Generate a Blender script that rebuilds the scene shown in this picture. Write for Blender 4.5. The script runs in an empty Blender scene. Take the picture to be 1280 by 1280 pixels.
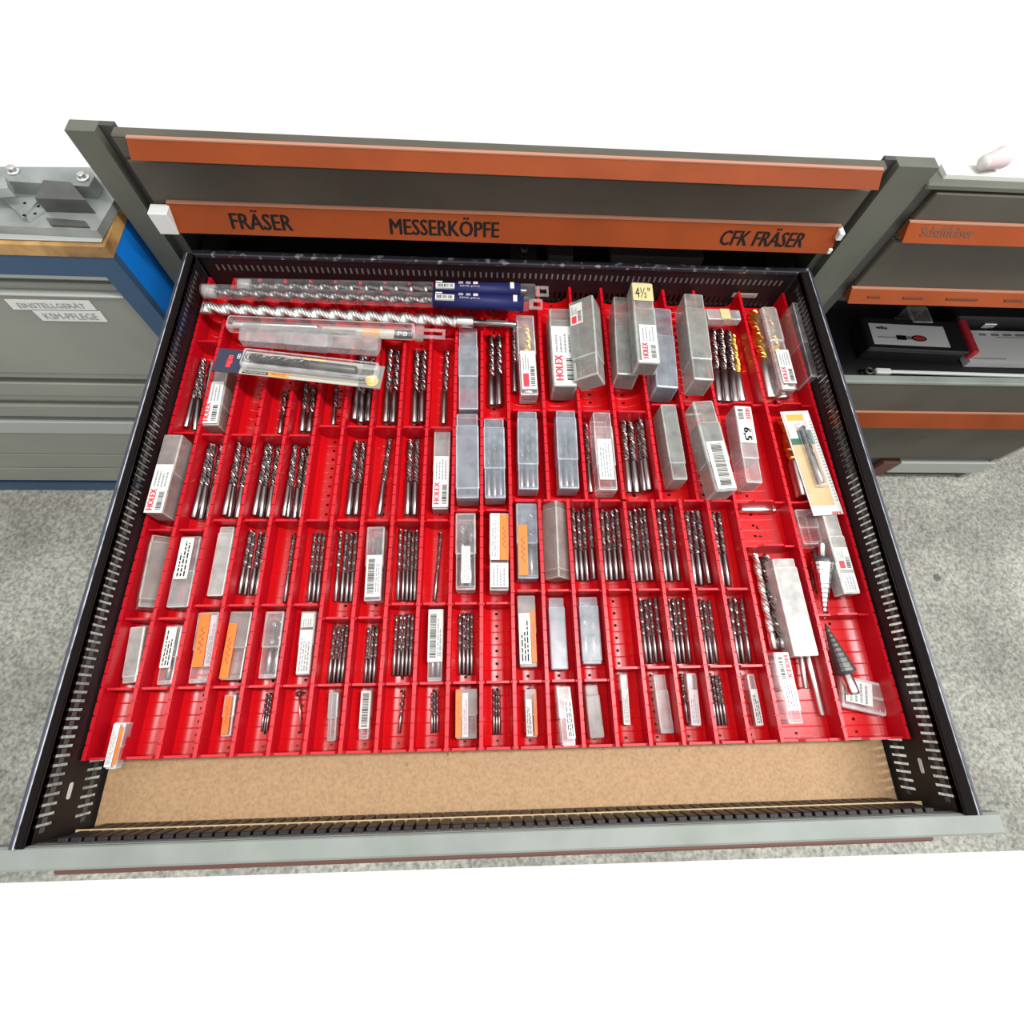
import bpy, bmesh, math, random
from mathutils import Vector, Matrix
random.seed(7)
S = bpy.context.scene
COL = S.collection
# ------------------------------------------------------------ camera, world, lights, exposure
F_PX = 632.0448
PX0, PY0 = 640.0, 636.0
CAM = Vector((-0.0402, 0.1109, 0.5825))
_a, _b, _c = 0.3787, 0.0016, -0.0585
RX = Matrix(((1,0,0),(0,math.cos(_a),-math.sin(_a)),(0,math.sin(_a),math.cos(_a))))
RZ = Matrix(((math.cos(_b),-math.sin(_b),0),(math.sin(_b),math.cos(_b),0),(0,0,1)))
RY = Matrix(((math.cos(_c),0,math.sin(_c)),(0,1,0),(-math.sin(_c),0,math.cos(_c))))
CR = RX @ RY @ RZ
cd = bpy.data.cameras.new('camera'); cam = bpy.data.objects.new('camera', cd); COL.objects.link(cam)
cam.matrix_world = Matrix.Translation(CAM) @ CR.to_4x4()
cd.sensor_fit = 'HORIZONTAL'; cd.sensor_width = 36; cd.lens = 36*F_PX/1280
cd.shift_x = 0; cd.shift_y = -(640-PY0)/1280
cd.clip_start = 0.01; cd.clip_end = 50
S.camera = cam
w = bpy.data.worlds.new('world'); S.world = w; w.use_nodes = True
w.node_tree.nodes['Background'].inputs[0].default_value = (1, 1, 1, 1)
w.node_tree.nodes['Background'].inputs[1].default_value = 1.02
def area(name, loc, target, sx, sy, power, color=(1,1,1)):
    l = bpy.data.lights.new(name, 'AREA'); l.shape = 'RECTANGLE'; l.size = sx; l.size_y = sy; l.energy = power; l.color = color
    o = bpy.data.objects.new(name, l); COL.objects.link(o); o.location = loc
    o.rotation_euler = (Vector(target)-Vector(loc)).to_track_quat('-Z', 'Y').to_euler()
    return o
area('ceiling_tube_light', (1.05, 0.28, 1.9), (.1, .35, 0), 0.16, 2.0, 62)
area('ceiling_tube_light', (-0.55, 0.30, 2.0), (-.1, .35, 0), 0.16, 2.0, 16)
S.view_settings.view_transform = 'Standard'; S.view_settings.look = 'None'
S.view_settings.exposure = 0.0; S.view_settings.gamma = 1.0; S.view_settings.use_curve_mapping = False

# ------------------------------------------------------------ measuring helpers
def ray(x, y): return CR @ Vector(((x-PX0)/F_PX, -(y-PY0)/F_PX, -1))
def P(x, y, z=0.0):
    d = ray(x, y); return CAM + d*((z-CAM.z)/d.z)
def PY(x, y, Y):
    d = ray(x, y); return CAM + d*((Y-CAM.y)/d.y)
def PXX(x, y, X):
    d = ray(x, y); return CAM + d*((X-CAM.x)/d.x)

# ------------------------------------------------------------ materials
def mat(name, base, rough=.5, metal=0, noise=None, bump=0, alpha=None, spec=.5, coat=0):
    m = bpy.data.materials.new(name); m.use_nodes = True; nt = m.node_tree; N = nt.nodes; L = nt.links
    b = N['Principled BSDF']
    b.inputs['Base Color'].default_value = (*base, 1); b.inputs['Roughness'].default_value = rough
    b.inputs['Metallic'].default_value = metal; b.inputs['Specular IOR Level'].default_value = spec
    b.inputs['Coat Weight'].default_value = coat
    if noise:   # (scale, second colour, low, high)
        tc = N.new('ShaderNodeTexCoord'); n = N.new('ShaderNodeTexNoise'); n.inputs['Scale'].default_value = noise[0]; n.inputs['Detail'].default_value = 6
        r = N.new('ShaderNodeValToRGB'); r.color_ramp.elements[0].position = noise[2]; r.color_ramp.elements[1].position = noise[3]
        r.color_ramp.elements[0].color = (*noise[1], 1); r.color_ramp.elements[1].color = (*base, 1)
        L.new(tc.outputs['Object'], n.inputs['Vector']); L.new(n.outputs['Fac'], r.inputs['Fac']); L.new(r.outputs['Color'], b.inputs['Base Color'])
        if bump:
            bp = N.new('ShaderNodeBump'); bp.inputs['Strength'].default_value = bump; bp.inputs['Distance'].default_value = .001
            L.new(n.outputs['Fac'], bp.inputs['Height']); L.new(bp.outputs['Normal'], b.inputs['Normal'])
    if alpha is not None:   # frosted, thin clear plastic: more opaque at glancing angles
        lw = N.new('ShaderNodeLayerWeight'); lw.inputs['Blend'].default_value = .35
        mr = N.new('ShaderNodeMapRange'); mr.inputs['To Min'].default_value = alpha; mr.inputs['To Max'].default_value = min(1, alpha*2.2+.25)
        L.new(lw.outputs['Facing'], mr.inputs['Value'])
        tc = N.new('ShaderNodeTexCoord'); n = N.new('ShaderNodeTexNoise'); n.inputs['Scale'].default_value = 55; n.inputs['Detail'].default_value = 4
        m2 = N.new('ShaderNodeMapRange'); m2.inputs['From Min'].default_value = .3; m2.inputs['From Max'].default_value = .7; m2.inputs['To Min'].default_value = .55; m2.inputs['To Max'].default_value = 1.25
        mu = N.new('ShaderNodeMath'); mu.operation = 'MULTIPLY'; mu.use_clamp = True
        L.new(tc.outputs['Object'], n.inputs['Vector']); L.new(n.outputs['Fac'], m2.inputs['Value'])
        L.new(mr.outputs['Result'], mu.inputs[0]); L.new(m2.outputs['Result'], mu.inputs[1]); L.new(mu.outputs[0], b.inputs['Alpha'])
    return m
M = {}
M['red'] = mat('red_plastic', (.53,.003,.006), .25, spec=.42)
M['red2'] = mat('red_plastic_divider', (.45,.003,.010), .32, spec=.38)
M['black'] = mat('black_powder_coat', (.012,.009,.010), .45, noise=(60,(.008,.006,.007),.3,.7), spec=.35)
M['blackdeep'] = mat('matt_black_steel', (.012,.011,.011), .6)
M['rimblack'] = mat('black_rim_coat', (.010,.008,.008), .6, spec=.0)
M['bead'] = mat('worn_grey_stud', (.075,.068,.066), .5, spec=.3)
M['rust'] = mat('rust_brown_plastic', (.09,.03,.018), .6)
M['faded'] = mat('faded_brown_print', (.10,.022,.006), .6)
M['blackplastic'] = mat('black_case_plastic', (.012,.013,.014), .5)
M['rim'] = mat('worn_black_edge', (.035,.035,.045), .3, .2, noise=(90,(.30,.31,.34),.34,.44))
M['slotedge'] = mat('pale_slot_backing', (.5,.5,.48), .5)
M['rim2'] = mat('pale_rim_line', (.38,.39,.42), .35, noise=(40,(.10,.10,.12),.35,.55))  # pale line with darker patches, set along the blue-black rim
M['rimblue'] = mat('blue_black_edge', (.022,.026,.042), .4)
M['board'] = mat('particle_board', (.40,.25,.125), .7, noise=(300,(.27,.16,.075),.2,.62), bump=.2)
M['ledge'] = mat('grey_green_enamel', (.205,.225,.20), .4, noise=(14,(.165,.185,.165),.35,.6))
M['panel'] = mat('dark_grey_enamel', (.078,.070,.053), .5, noise=(6,(.058,.052,.040),.35,.65), spec=.2)
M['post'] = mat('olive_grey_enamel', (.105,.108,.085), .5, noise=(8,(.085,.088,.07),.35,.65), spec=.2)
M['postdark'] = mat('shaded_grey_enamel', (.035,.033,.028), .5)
M['orange'] = mat('orange_label_strip', (.205,.040,.008), .55, noise=(9,(.165,.031,.006),.35,.65), spec=.12)
M['orangeedge'] = mat('highlit_orange_edge', (.34,.15,.09), .4)  # paler orange: highlight along the strip's top ledge, put into the colour
M['lgrey'] = mat('light_grey_enamel', (.235,.24,.205), .45, noise=(5,(.20,.205,.175),.3,.7), spec=.3)
M['lgrey2'] = mat('light_grey_aluminium', (.36,.38,.35), .4, .2)
M['blue'] = mat('blue_grey_enamel', (.028,.066,.125), .4, spec=.3)
M['bright_blue'] = mat('bright_blue_enamel', (.003,.15,.52), .4, spec=.3)
M['wood'] = mat('edge_glued_wood', (.42,.24,.075), .6, noise=(26,(.10,.045,.015),.3,.62), bump=.3)
M['steel'] = mat('machined_steel', (.36,.38,.36), .38, .5, noise=(18,(.22,.24,.23),.3,.7))
M['steeldark'] = mat('dark_machined_steel', (.11,.11,.105), .4, .6, noise=(30,(.07,.07,.065),.3,.7))
M['chrome'] = mat('polished_chrome', (.8,.8,.8), .18, 1)
M['hss'] = mat('dark_drill_steel', (.21,.185,.18), .25, 1)
M['blackoxide'] = mat('black_oxide_steel', (.06,.055,.055), .32, .8)
M['shank'] = mat('drill_shank_steel', (.26,.235,.23), .28, 1)
M['gold'] = mat('gold_coated_steel', (.85,.55,.12), .28, 1)
M['spanner'] = mat('satin_chrome', (.85,.85,.83), .35, .15)
M['silver'] = mat('bright_drill_steel', (.66,.64,.61), .28, 1)
M['paper'] = mat('white_label_paper', (.58,.58,.54), .55)
M['paperpink'] = mat('pale_pink_paper', (.55,.44,.44), .55)
M['ink'] = mat('black_print', (.008,.008,.009), .7, spec=.08)
M['inkgrey'] = mat('grey_print', (.22,.23,.25), .6)
M['inkred'] = mat('red_print', (.62,.03,.05), .6)
M['inkorange'] = mat('orange_print', (.85,.30,.04), .6)
M['inkgreen'] = mat('dark_green_print', (.02,.10,.06), .6)
M['inkblue'] = mat('dark_blue_print', (.010,.013,.07), .5, spec=.2)
M['stickorange'] = mat('orange_sticker', (.66,.15,.006), .45)
M['tape'] = mat('yellow_tape', (.48,.42,.20), .6)
M['yellow'] = mat('yellow_dot', (.80,.55,.15), .5)
M['card'] = mat('tan_card', (.50,.36,.19), .6, noise=(40,(.42,.29,.15),.3,.7))
M['greycard'] = mat('grey_card', (.20,.19,.17), .5)
M['paperbright'] = mat('bright_white_label', (.85,.85,.84), .5)
M['navy'] = mat('navy_card', (.018,.022,.05), .45)
M['cream'] = mat('cream_card', (.40,.38,.31), .5)
for _n, _nm, _c, _r, _al in (('film','thin_clear_film',(.5,.5,.5),.12,.04),('clear','clear_case_plastic',(.50,.47,.46),.16,.15),('frost','frosted_case_plastic',(.40,.40,.39),.30,.26),
        ('frostgreen','frosted_grey_green_plastic',(.27,.285,.26),.28,.36),('frostblue','frosted_blue_grey_plastic',(.30,.335,.37),.26,.32),
        ('milky','milky_white_plastic',(.44,.43,.40),.28,.62),('aged','aged_yellowish_plastic',(.31,.27,.245),.28,.33)):
    M[_n] = mat(_nm, _c, _r, alpha=_al, spec=.9)
    M[_n+'_edge'] = mat(_nm+'_edge', tuple(min(.72, q*1.45+.04) for q in _c), .25, alpha=.22 if _n == 'film' else min(.9, _al+.30), spec=1)  # paler, denser chamfers: edge highlights of the plastic put into the colour
M['white'] = mat('white_plastic', (.55,.55,.52), .4)
# concrete floor
def concrete():
    m = bpy.data.materials.new('speckled_concrete'); m.use_nodes = True; nt = m.node_tree; N = nt.nodes; L = nt.links; b = N['Principled BSDF']
    tc = N.new('ShaderNodeTexCoord')
    n1 = N.new('ShaderNodeTexNoise'); n1.inputs['Scale'].default_value = 120; n1.inputs['Detail'].default_value = 8
    n2 = N.new('ShaderNodeTexNoise'); n2.inputs['Scale'].default_value = 4; n2.inputs['Detail'].default_value = 5
    r1 = N.new('ShaderNodeValToRGB'); r1.color_ramp.elements[0].position = .3; r1.color_ramp.elements[1].position = .7
    r1.color_ramp.elements[0].color = (.17,.172,.15,1); r1.color_ramp.elements[1].color = (.48,.475,.41,1)
    r2 = N.new('ShaderNodeValToRGB'); r2.color_ramp.elements[0].position = .3; r2.color_ramp.elements[1].position = .62
    r2.color_ramp.elements[0].color = (.60,.60,.59,1); r2.color_ramp.elements[1].color = (1,1,1,1)
    v = N.new('ShaderNodeTexVoronoi'); v.inputs['Scale'].default_value = 5
    r3 = N.new('ShaderNodeValToRGB'); r3.color_ramp.elements[0].position = .05; r3.color_ramp.elements[1].position = .075
    r3.color_ramp.elements[0].color = (.35,.35,.35,1)
    mx = N.new('ShaderNodeMixRGB'); mx.blend_type = 'MULTIPLY'; mx.inputs[0].default_value = 1
    my = N.new('ShaderNodeMixRGB'); my.blend_type = 'MULTIPLY'; my.inputs[0].default_value = 1
    for n in (n1, n2, v): L.new(tc.outputs['Object'], n.inputs['Vector'])
    L.new(n1.outputs['Fac'], r1.inputs[0]); L.new(n2.outputs['Fac'], r2.inputs[0]); L.new(v.outputs['Distance'], r3.inputs[0])
    L.new(r1.outputs[0], mx.inputs[1]); L.new(r2.outputs[0], mx.inputs[2]); L.new(mx.outputs[0], my.inputs[1]); L.new(r3.outputs[0], my.inputs[2])
    L.new(my.outputs[0], b.inputs['Base Color']); b.inputs['Roughness'].default_value = .8
    return m
M['concrete'] = concrete()

# ------------------------------------------------------------ mesh helpers
class MB:
    def __init__(s): s.v = []; s.f = []; s.m = []; s.mats = []; s.smooth = []
    def mi(s, k):
        if k not in s.mats: s.mats.append(k)
        return s.mats.index(k)
    def add(s, vs, fs, k, smooth=False, T=None):
        o = len(s.v); s.v += [tuple(T @ Vector(v)) if T is not None else tuple(v) for v in vs]
        for f in fs: s.f.append([i+o for i in f]); s.m.append(s.mi(k)); s.smooth.append(smooth)
        return s
    def box(s, x0, x1, y0, y1, z0, z1, k, T=None):
        return s.add([(x0,y0,z0),(x1,y0,z0),(x1,y1,z0),(x0,y1,z0),(x0,y0,z1),(x1,y0,z1),(x1,y1,z1),(x0,y1,z1)],
                     [(3,2,1,0),(4,5,6,7),(0,1,5,4),(1,2,6,5),(2,3,7,6),(3,0,4,7)], k, T=T)
    def cbox(s, x0, x1, y0, y1, z0, z1, k, c=.001, T=None, seg=1):   # chamfered box
        bm = bmesh.new()
        vs = [bm.verts.new(p) for p in ((x0,y0,z0),(x1,y0,z0),(x1,y1,z0),(x0,y1,z0),(x0,y0,z1),(x1,y0,z1),(x1,y1,z1),(x0,y1,z1))]
        for f in ((3,2,1,0),(4,5,6,7),(0,1,5,4),(1,2,6,5),(2,3,7,6),(3,0,4,7)): bm.faces.new([vs[i] for i in f])
        bmesh.ops.bevel(bm, geom=bm.edges[:], offset=c, segments=2 if k+'_edge' in M else 1, affect='EDGES', profile=.5)
        bm.verts.index_update()
        bm.normal_update(); big = [f for f in bm.faces if max(abs(q) for q in f.normal) > .99]; small = [f for f in bm.faces if max(abs(q) for q in f.normal) <= .99]
        vs = [v.co[:] for v in bm.verts]; o = len(s.v)
        s.add(vs, [[v.index for v in f.verts] for f in big], k, T=T)
        ke = k+'_edge' if k+'_edge' in M else k
        for f in small: s.f.append([v.index+o for v in f.verts]); s.m.append(s.mi(ke)); s.smooth.append(False)
        bm.free(); return s
    def prism(s, poly, z0, z1, k, T=None):    # polygon in xy, extruded in z
        n = len(poly)
        return s.add([(x,y,z0) for x,y in poly]+[(x,y,z1) for x,y in poly],
                     [list(range(n))[::-1], list(range(n,2*n))]+[(i,(i+1)%n,n+(i+1)%n,n+i) for i in range(n)], k, T=T)
    def lathe(s, prof, k, n=16, T=None, axis='Y', smooth=True):  # prof = [(pos, radius)]
        vs = []; fs = []
        for p, r in prof:
            for i in range(n):
                a = 2*math.pi*i/n; c, d = r*math.cos(a), r*math.sin(a)
                vs.append((c, p, d) if axis == 'Y' else ((c, d, p) if axis == 'Z' else (p, c, d)))
        for j in range(len(prof)-1):
            for i in range(n): fs.append((j*n+i, j*n+(i+1)%n, (j+1)*n+(i+1)%n, (j+1)*n+i))
        fs.append(list(range(n))); fs.append(list(range((len(prof)-1)*n, len(prof)*n))[::-1])
        return s.add(vs, fs, k, smooth, T)
    def mesh(s, name):
        me = bpy.data.meshes.new(name); me.from_pydata(s.v, [], s.f)
        for k in s.mats: me.materials.append(M[k])
        for p, mi, sm in zip(me.polygons, s.m, s.smooth): p.material_index = mi; p.use_smooth = sm
        bm = bmesh.new(); bm.from_mesh(me); bmesh.ops.recalc_face_normals(bm, faces=bm.faces); bm.to_mesh(me); bm.free()
        return me
    def obj(s, name, parent=None, T=None): return link(name, s.mesh(name), parent, T)
def link(name, me, parent=None, T=None):
    o = bpy.data.objects.new(name, me); COL.objects.link(o)
    if parent: o.parent = parent
    if T is not None: o.matrix_local = T
    if name == 'print': o['kind'] = 'stuff'
    return o
def tag(o, label=None, cat=None, group=None, kind=None):
    if label: o['label'] = label
    if cat: o['category'] = cat
    if group: o['group'] = group
    if kind: o['kind'] = kind
    return o
def thing(name, label, cat, T=None, group=None):
    o = bpy.data.objects.new(name, None); COL.objects.link(o); o.empty_display_size = .01
    if T is not None: o.matrix_world = T
    return tag(o, label, cat, group)
_tc = {}
def textmesh(s, bold=0):   # returns (verts, faces, width, height) of flat lettering, cap height ~ .7
    key = (s, bold)
    if key in _tc: return _tc[key]
    c = bpy.data.curves.new('t', 'FONT'); c.body = s; c.size = 1; c.offset = 0; c.resolution_u = 2
    o = bpy.data.objects.new('t', c); COL.objects.link(o)
    me = bpy.data.meshes.new_from_object(o.evaluated_get(bpy.context.evaluated_depsgraph_get()))
    vs = [v.co.copy() for v in me.vertices]; fs = [list(p.vertices) for p in me.polygons]
    bpy.data.objects.remove(o); bpy.data.curves.remove(c); bpy.data.meshes.remove(me)
    x0 = min(v.x for v in vs); x1 = max(v.x for v in vs); y0 = min(v.y for v in vs); y1 = max(v.y for v in vs)
    vs = [(v.x-x0, v.y-y0, 0) for v in vs]
    _tc[key] = (vs, fs, x1-x0, y1-y0); return _tc[key]
def put_text(mb, s, T, width, height, k, bold=0, z=0.0):   # lettering filling [0..width]x[0..height] of frame T
    vs, fs, W, H = textmesh(s, bold)
    for q in ((0, .07, .14) if bold else (0,)):
        mb.add([(v[0]*width/W+q*height*(1.0 if bold < .05 else 1.5), v[1]*height/H, z+q*.0005) for v in vs], fs, k, T=T)
def rowname(r): return ('back row', 'second row from back', 'middle row', 'fourth row from back', 'front row')[r]
ORD = ['first','second','third','fourth','fifth','sixth','seventh','eighth','ninth','tenth','eleventh','twelfth','thirteenth','fourteenth','fifteenth','sixteenth','seventeenth','eighteenth','nineteenth','twentieth','twenty-first','twenty-second']

# ------------------------------------------------------------ setting: floor
FZ = -.78
fl = MB(); fl.add([(-2.2,-.205,FZ),(2.3,-.235,FZ),(2.3,1.5,FZ),(-2.2,1.5,FZ)], [(0,1,2,3)], 'concrete')
fl.add([(-2.2,-.205,FZ-.05),(2.3,-.235,FZ-.05),(2.3,1.5,FZ-.05),(-2.2,1.5,FZ-.05)], [(3,2,1,0)], 'concrete')
tag(fl.obj('floor'), kind='structure')

# ------------------------------------------------------------ tray geometry constants
ZT, ZF, ZB = -.0377, -.0725, -.085
XL, XR = -.4636, .4581
YF, YBK = .0697, .7435
U = (XR-XL)/24
def kx(k): return XL+U*k
TILE = .0146
def bays(row):
    if row < 2: ks = list(range(13)) + [12+4/3*i for i in range(1,6)] + [20,22,24]
    else: ks = list(range(21)) + [22,24]
    return ks
def fz(x, row):
    ks = bays(row)
    for a, b in zip(ks, ks[1:]):
        if kx(a) <= x < kx(b):
            u = (x-(kx(a)+kx(b))/2)/((kx(b)-kx(a))/2); return ZF + (.015*abs(u)**2.7 if b-a < 1.9 else .016*abs(u)**9), kx(a), kx(b)
    return ZF, XL, XR

# ------------------------------------------------------------ drawer
dr = thing('tool_drawer', 'open black steel drawer with slotted sides holding the red tray', 'drawer', Matrix.Translation((0,.37,ZB)))
DI = Matrix.Translation((0,-.37,-ZB))
def dpart(mb, name, label=None):
    o = mb.obj(name, dr, DI)
    if label: o['label'] = label
    return o
board = MB(); board.box(XL, XR, 0, .745, ZB-.008, ZB, 'board'); dpart(board, 'base_board', 'tan particle board drawer bottom')
def slotted(mb, X, y0, y1, z_lo, z_hi, rows, pitch=.0087, sw=.0028, k='black', plane='X'):
    zs = [z_lo]
    for a, b in rows: zs += [a, b]
    zs.append(z_hi)
    n = int((y1-y0-.02)/pitch); ys = [y0]; start = y0+((y1-y0)-n*pitch)/2
    cells = [(y0, start+(pitch-sw)/2, False)]
    for i in range(n):
        a = start+i*pitch+(pitch-sw)/2; cells.append((a, a+sw, True))
        cells.append((a+sw, a+sw+pitch-sw if i < n-1 else y1, False))
    def q(a, b, z0, z1):
        if plane == 'X': vs = [(X,a,z0),(X,b,z0),(X,b,z1),(X,a,z1)]
        else: vs = [(a,X,z0),(b,X,z0),(b,X,z1),(a,X,z1)]
        mb.add(vs, [(0,1,2,3)], k)
    for j in range(len(zs)-1):
        if j % 2 == 0: q(y0, y1, zs[j], zs[j+1])
        else:
            for a, b, hole in cells:
                if not hole: q(a, b, zs[j], zs[j+1])
rows_side = [(-.079,-.055), (-.025,-.001)]
for sgn, X in ((-1, XL-.003), (1, XR+.003)):
    m = MB(); slotted(m, X, 0, .745, ZB-.012, .004, rows_side); dpart(m, 'side_wall')
    m = MB(); slotted(m, X+sgn*.0012, 0, .745, ZB-.012, .004, rows_side); dpart(m, 'side_wall_outer_skin')
    # bead running through the slots like the rung line of a ladder
    m = MB()
    _n = int((.745-.02)/.0087); _st = (.745-_n*.0087)/2
    for zc in (-.013, -.067):
        for i in range(_n):
            ya = _st+i*.0087-.0087/2+.0014+.0006; m.box(min(X,X-sgn*.0006), max(X,X-sgn*.0006), max(.001,ya), ya+.0087-.0028-.0012, zc-.0028, zc+.0028, 'bead')
    ob = dpart(m, 'slot_bead', 'grey worn studs between the slots'); ob['kind'] = 'stuff'
    # folded rim
    xi, xo = (XL-.003, -.480) if sgn < 0 else (XR+.003, .480)
    m = MB(); m.cbox(min(xi,xo), max(xi,xo), -.001, .747, -.006, .004, 'rimblack', .0018); dpart(m, 'side_rim')
    m = MB(); m.cbox(min(xo-sgn*.0052,xo-sgn*.0040), max(xo-sgn*.0052,xo-sgn*.0040), -.001, .747, .002, .0050, 'rim2', .0004); m.cbox(min(xo-sgn*.0040,xo), max(xo-sgn*.0040,xo), -.001, .747, -.004, .0046, 'rimblue', .0008); dpart(m, 'rim_edge', 'bright outer rim edge')
    # oblong slot near the front
    m = MB(); yc, zc = .042, -.0365
    pts = [(yc+.0045*(1 if i < 8 else -1)+.0024*math.sin(math.pi*(i if i < 8 else i-1)/7*1.0 ), 0) for i in range(1)]
    poly = []
    for i in range(16):
        a = 2*math.pi*i/16; poly.append((yc+.0055*(1 if math.cos(a) > 0 else -1)+.0024*math.cos(a), zc+.0024*math.sin(a)))
    n = 16; xx0, xx1 = X, X-sgn*.0006
    m.add([(xx0,a,b) for a,b in poly]+[(xx1,a,b) for a,b in poly], [list(range(n)), list(range(n,2*n))]+[(i,(i+1)%n,n+(i+1)%n,n+i) for i in range(n)], 'white')
    dpart(m, 'oblong_slot', 'pale oblong slot near the front')
# back wall
m = MB(); slotted(m, .7467, -.462, .462, ZB, .002, [(-.072,-.052), (-.0265,-.0155)], k='black', plane='Y'); dpart(m, 'back_wall')
m = MB(); m.box(-.455,.455,.7487,.7495,-.03,-.012,'slotedge'); dpart(m, 'back_slot_backing', 'added grey backing that makes the back slots look pale')  # added plate, so the back slots read lighter than the dark interior
m = MB(); m.cbox(-.470,.478,.7452,.7545,-.003,.0035,'rim',.001); dpart(m, 'back_rim')
m = MB(); m.add([(.375,0,0),(.417,0,0),(.417,0,.010),(.375,0,.010)], [(0,1,2,3)], 'cream', T=Matrix.Translation((0,.7455,-.052)))
for i in range(16): m.box(.379+i*.0023, .3803+i*.0023, .7450,.7452, -.0495,-.0455,'inkgrey')
dpart(m, 'rating_sticker', 'small pale sticker on the back wall')
# front inner wall : ribbed blocks in two rows with a ridge between
m = MB(); m.box(-.466,.461,-.004,0.0,ZB-.006,.0,'blackdeep')
dpart(m, 'front_inner_wall')
m = MB(); pitch = .0122
for i in range(int(.90/pitch)):
    x = -.448+i*pitch
    m.cbox(x, x+pitch-.0026, 0, .0052, -.076, -.047, 'black', .0008)
    m.cbox(x, x+pitch-.0026, 0, .0052, -.040, -.010, 'black', .0008)
ob = dpart(m, 'rib_row', 'two rows of dark ribs along the front'); ob['kind'] = 'stuff'
m = MB(); m.box(-.455,.455,0,.0058,-.0440,-.0434,'card'); dpart(m, 'front_ridge', 'thin tan ridge between the rib rows')
# front ledge + handle strip
m = MB(); m.cbox(-.522,.503,-.0195,.0006,-.016,.0012,'ledge',.0022); dpart(m, 'front_ledge', 'grey green enamelled front ledge')
m = MB(); m.cbox(-.45,.438,-.0275,-.0185,-.09,-.018,'rust',.002); dpart(m, 'handle_strip', 'red brown handle strip under the ledge')
m = MB(); m.box(-.50,.49,-.0185,-.004,-.1,-.016,'panel'); dpart(m, 'front_panel')

# ------------------------------------------------------------ red tray
tray = thing('divided_tray', 'bright red plastic trough tray divided into small bays', 'tray', Matrix.Translation((0,.4,ZB)))
TI = Matrix.Translation((0,-.4,-ZB))
def tpart(mb, name):
    return mb.obj(name, tray, TI)
def trough(x0, x1, y0, y1):
    m = MB(); us = [-1,-.86,-.7,-.5,-.3,-.09,.09,.3,.5,.7,.86,1]
    if x1-x0 > .06: us = [-1,-.93,-.85,-.75,-.4,-.045,.045,.4,.75,.85,.93,1]
    def zz(u): return ZF + .015*abs(u)**2.7 if x1-x0 < .06 else ZF+.016*abs(u)**9
    n = max(1, round((y1-y0)/TILE)); t = (y1-y0)/n; ys = []
    for i in range(n): ys += [(y0+i*t, -.0008), (y0+i*t+.0004, 0), (y0+i*t+.0010, 0), (y0+i*t+t*.40, 0), (y0+i*t+t*.60, 0), (y0+(i+1)*t-.0010, 0), (y0+(i+1)*t-.0004, 0)]
    ys.append((y1, -.0009))
    W = len(us); cx = (x0+x1)/2; hw = (x1-x0)/2
    vs = [(cx+u*hw, y, zz(u)+dz) for y, dz in ys for u in us]; fs = []
    for j in range(len(ys)-1):
        for i in range(W-1):
            if j % 7 == 3 and i == len(us)//2-1: continue
            fs.append((j*W+i, j*W+i+1, (j+1)*W+i+1, (j+1)*W+i))
    m.add(vs, fs, 'red', True)
    return tpart(m, 'trough')
def partition(x, y0, y1, zt=ZT, k='red2', wd=.0042):
    m = MB(); n = max(1, round((y1-y0)/TILE)); t = (y1-y0)/n; prof = [(y0, ZB+.002), (y0, zt)]
    for i in range(1, n): prof += [(y0+i*t-.0009, zt), (y0+i*t-.0005, zt-.0016), (y0+i*t+.0005, zt-.0016), (y0+i*t+.0009, zt)]
    prof += [(y1, zt), (y1, ZB+.002)]
    N = len(prof)
    vs = [(x-wd/2, a, b) for a, b in prof]+[(x+wd/2, a, b) for a, b in prof]
    top = list(range(1, N-1))
    fs = [(i, i+1, N+i+1, N+i) for i in range(N-1)]
    # side faces in strips
    vs2 = []
    m.add(vs, fs, k)
    for s in (-1, 1):
        o = []
        for i in range(1, N-2):
            a, b = prof[i]; c, d = prof[i+1]
            m.add([(x+s*wd/2, a, ZB+.002), (x+s*wd/2, c, ZB+.002), (x+s*wd/2, c, d), (x+s*wd/2, a, b)], [(0,1,2,3)], k)
    return tpart(m, 'partition')
def divider(x0, x1, y, wide=False):
    x0 += .0021; x1 -= .0021; h = ZT-.0004; m = MB(); c = .0035 if not wide else .004
    if wide:
        W = x1-x0; tp = [(x0, h-.006), (x0+W*.28, h-.006), (x0+W*.36, h), (x0+W*.72, h), (x0+W*.80, h-.006), (x1, h-.006)]
    else: tp = [(x0, h-.0045), (x0+.0015, h-.0045), (x0+.004, h-.0006), (x1-.004, h-.0006), (x1-.0015, h-.0045), (x1, h-.0045)]
    lo = [(x1, ZF+.013), (x1-.003, ZF+.006), (x1-.008, ZF), (x0+.008, ZF), (x0+.003, ZF+.006), (x0, ZF+.013)]
    poly = tp+lo; T = Matrix(((1,0,0,0),(0,0,-1,y),(0,1,0,0),(0,0,0,1)))
    n = len(poly); t = .0013
    vs = [(a, y-t, b) for a, b in poly]+[(a, y+t, b) for a, b in poly]
    # split in quads column by column (tp and lo have matching counts)
    fs = [(i,(i+1)%n,n+(i+1)%n,n+i) for i in range(n)]
    k = len(tp)
    for i in range(k-1):
        fs.append((i, i+1, n-2-i, n-1-i)); fs.append((n+i, n+n-1-i, n+n-2-i, n+i+1))
    m.add(vs, fs, 'red2'); return tpart(m, 'divider')
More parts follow.
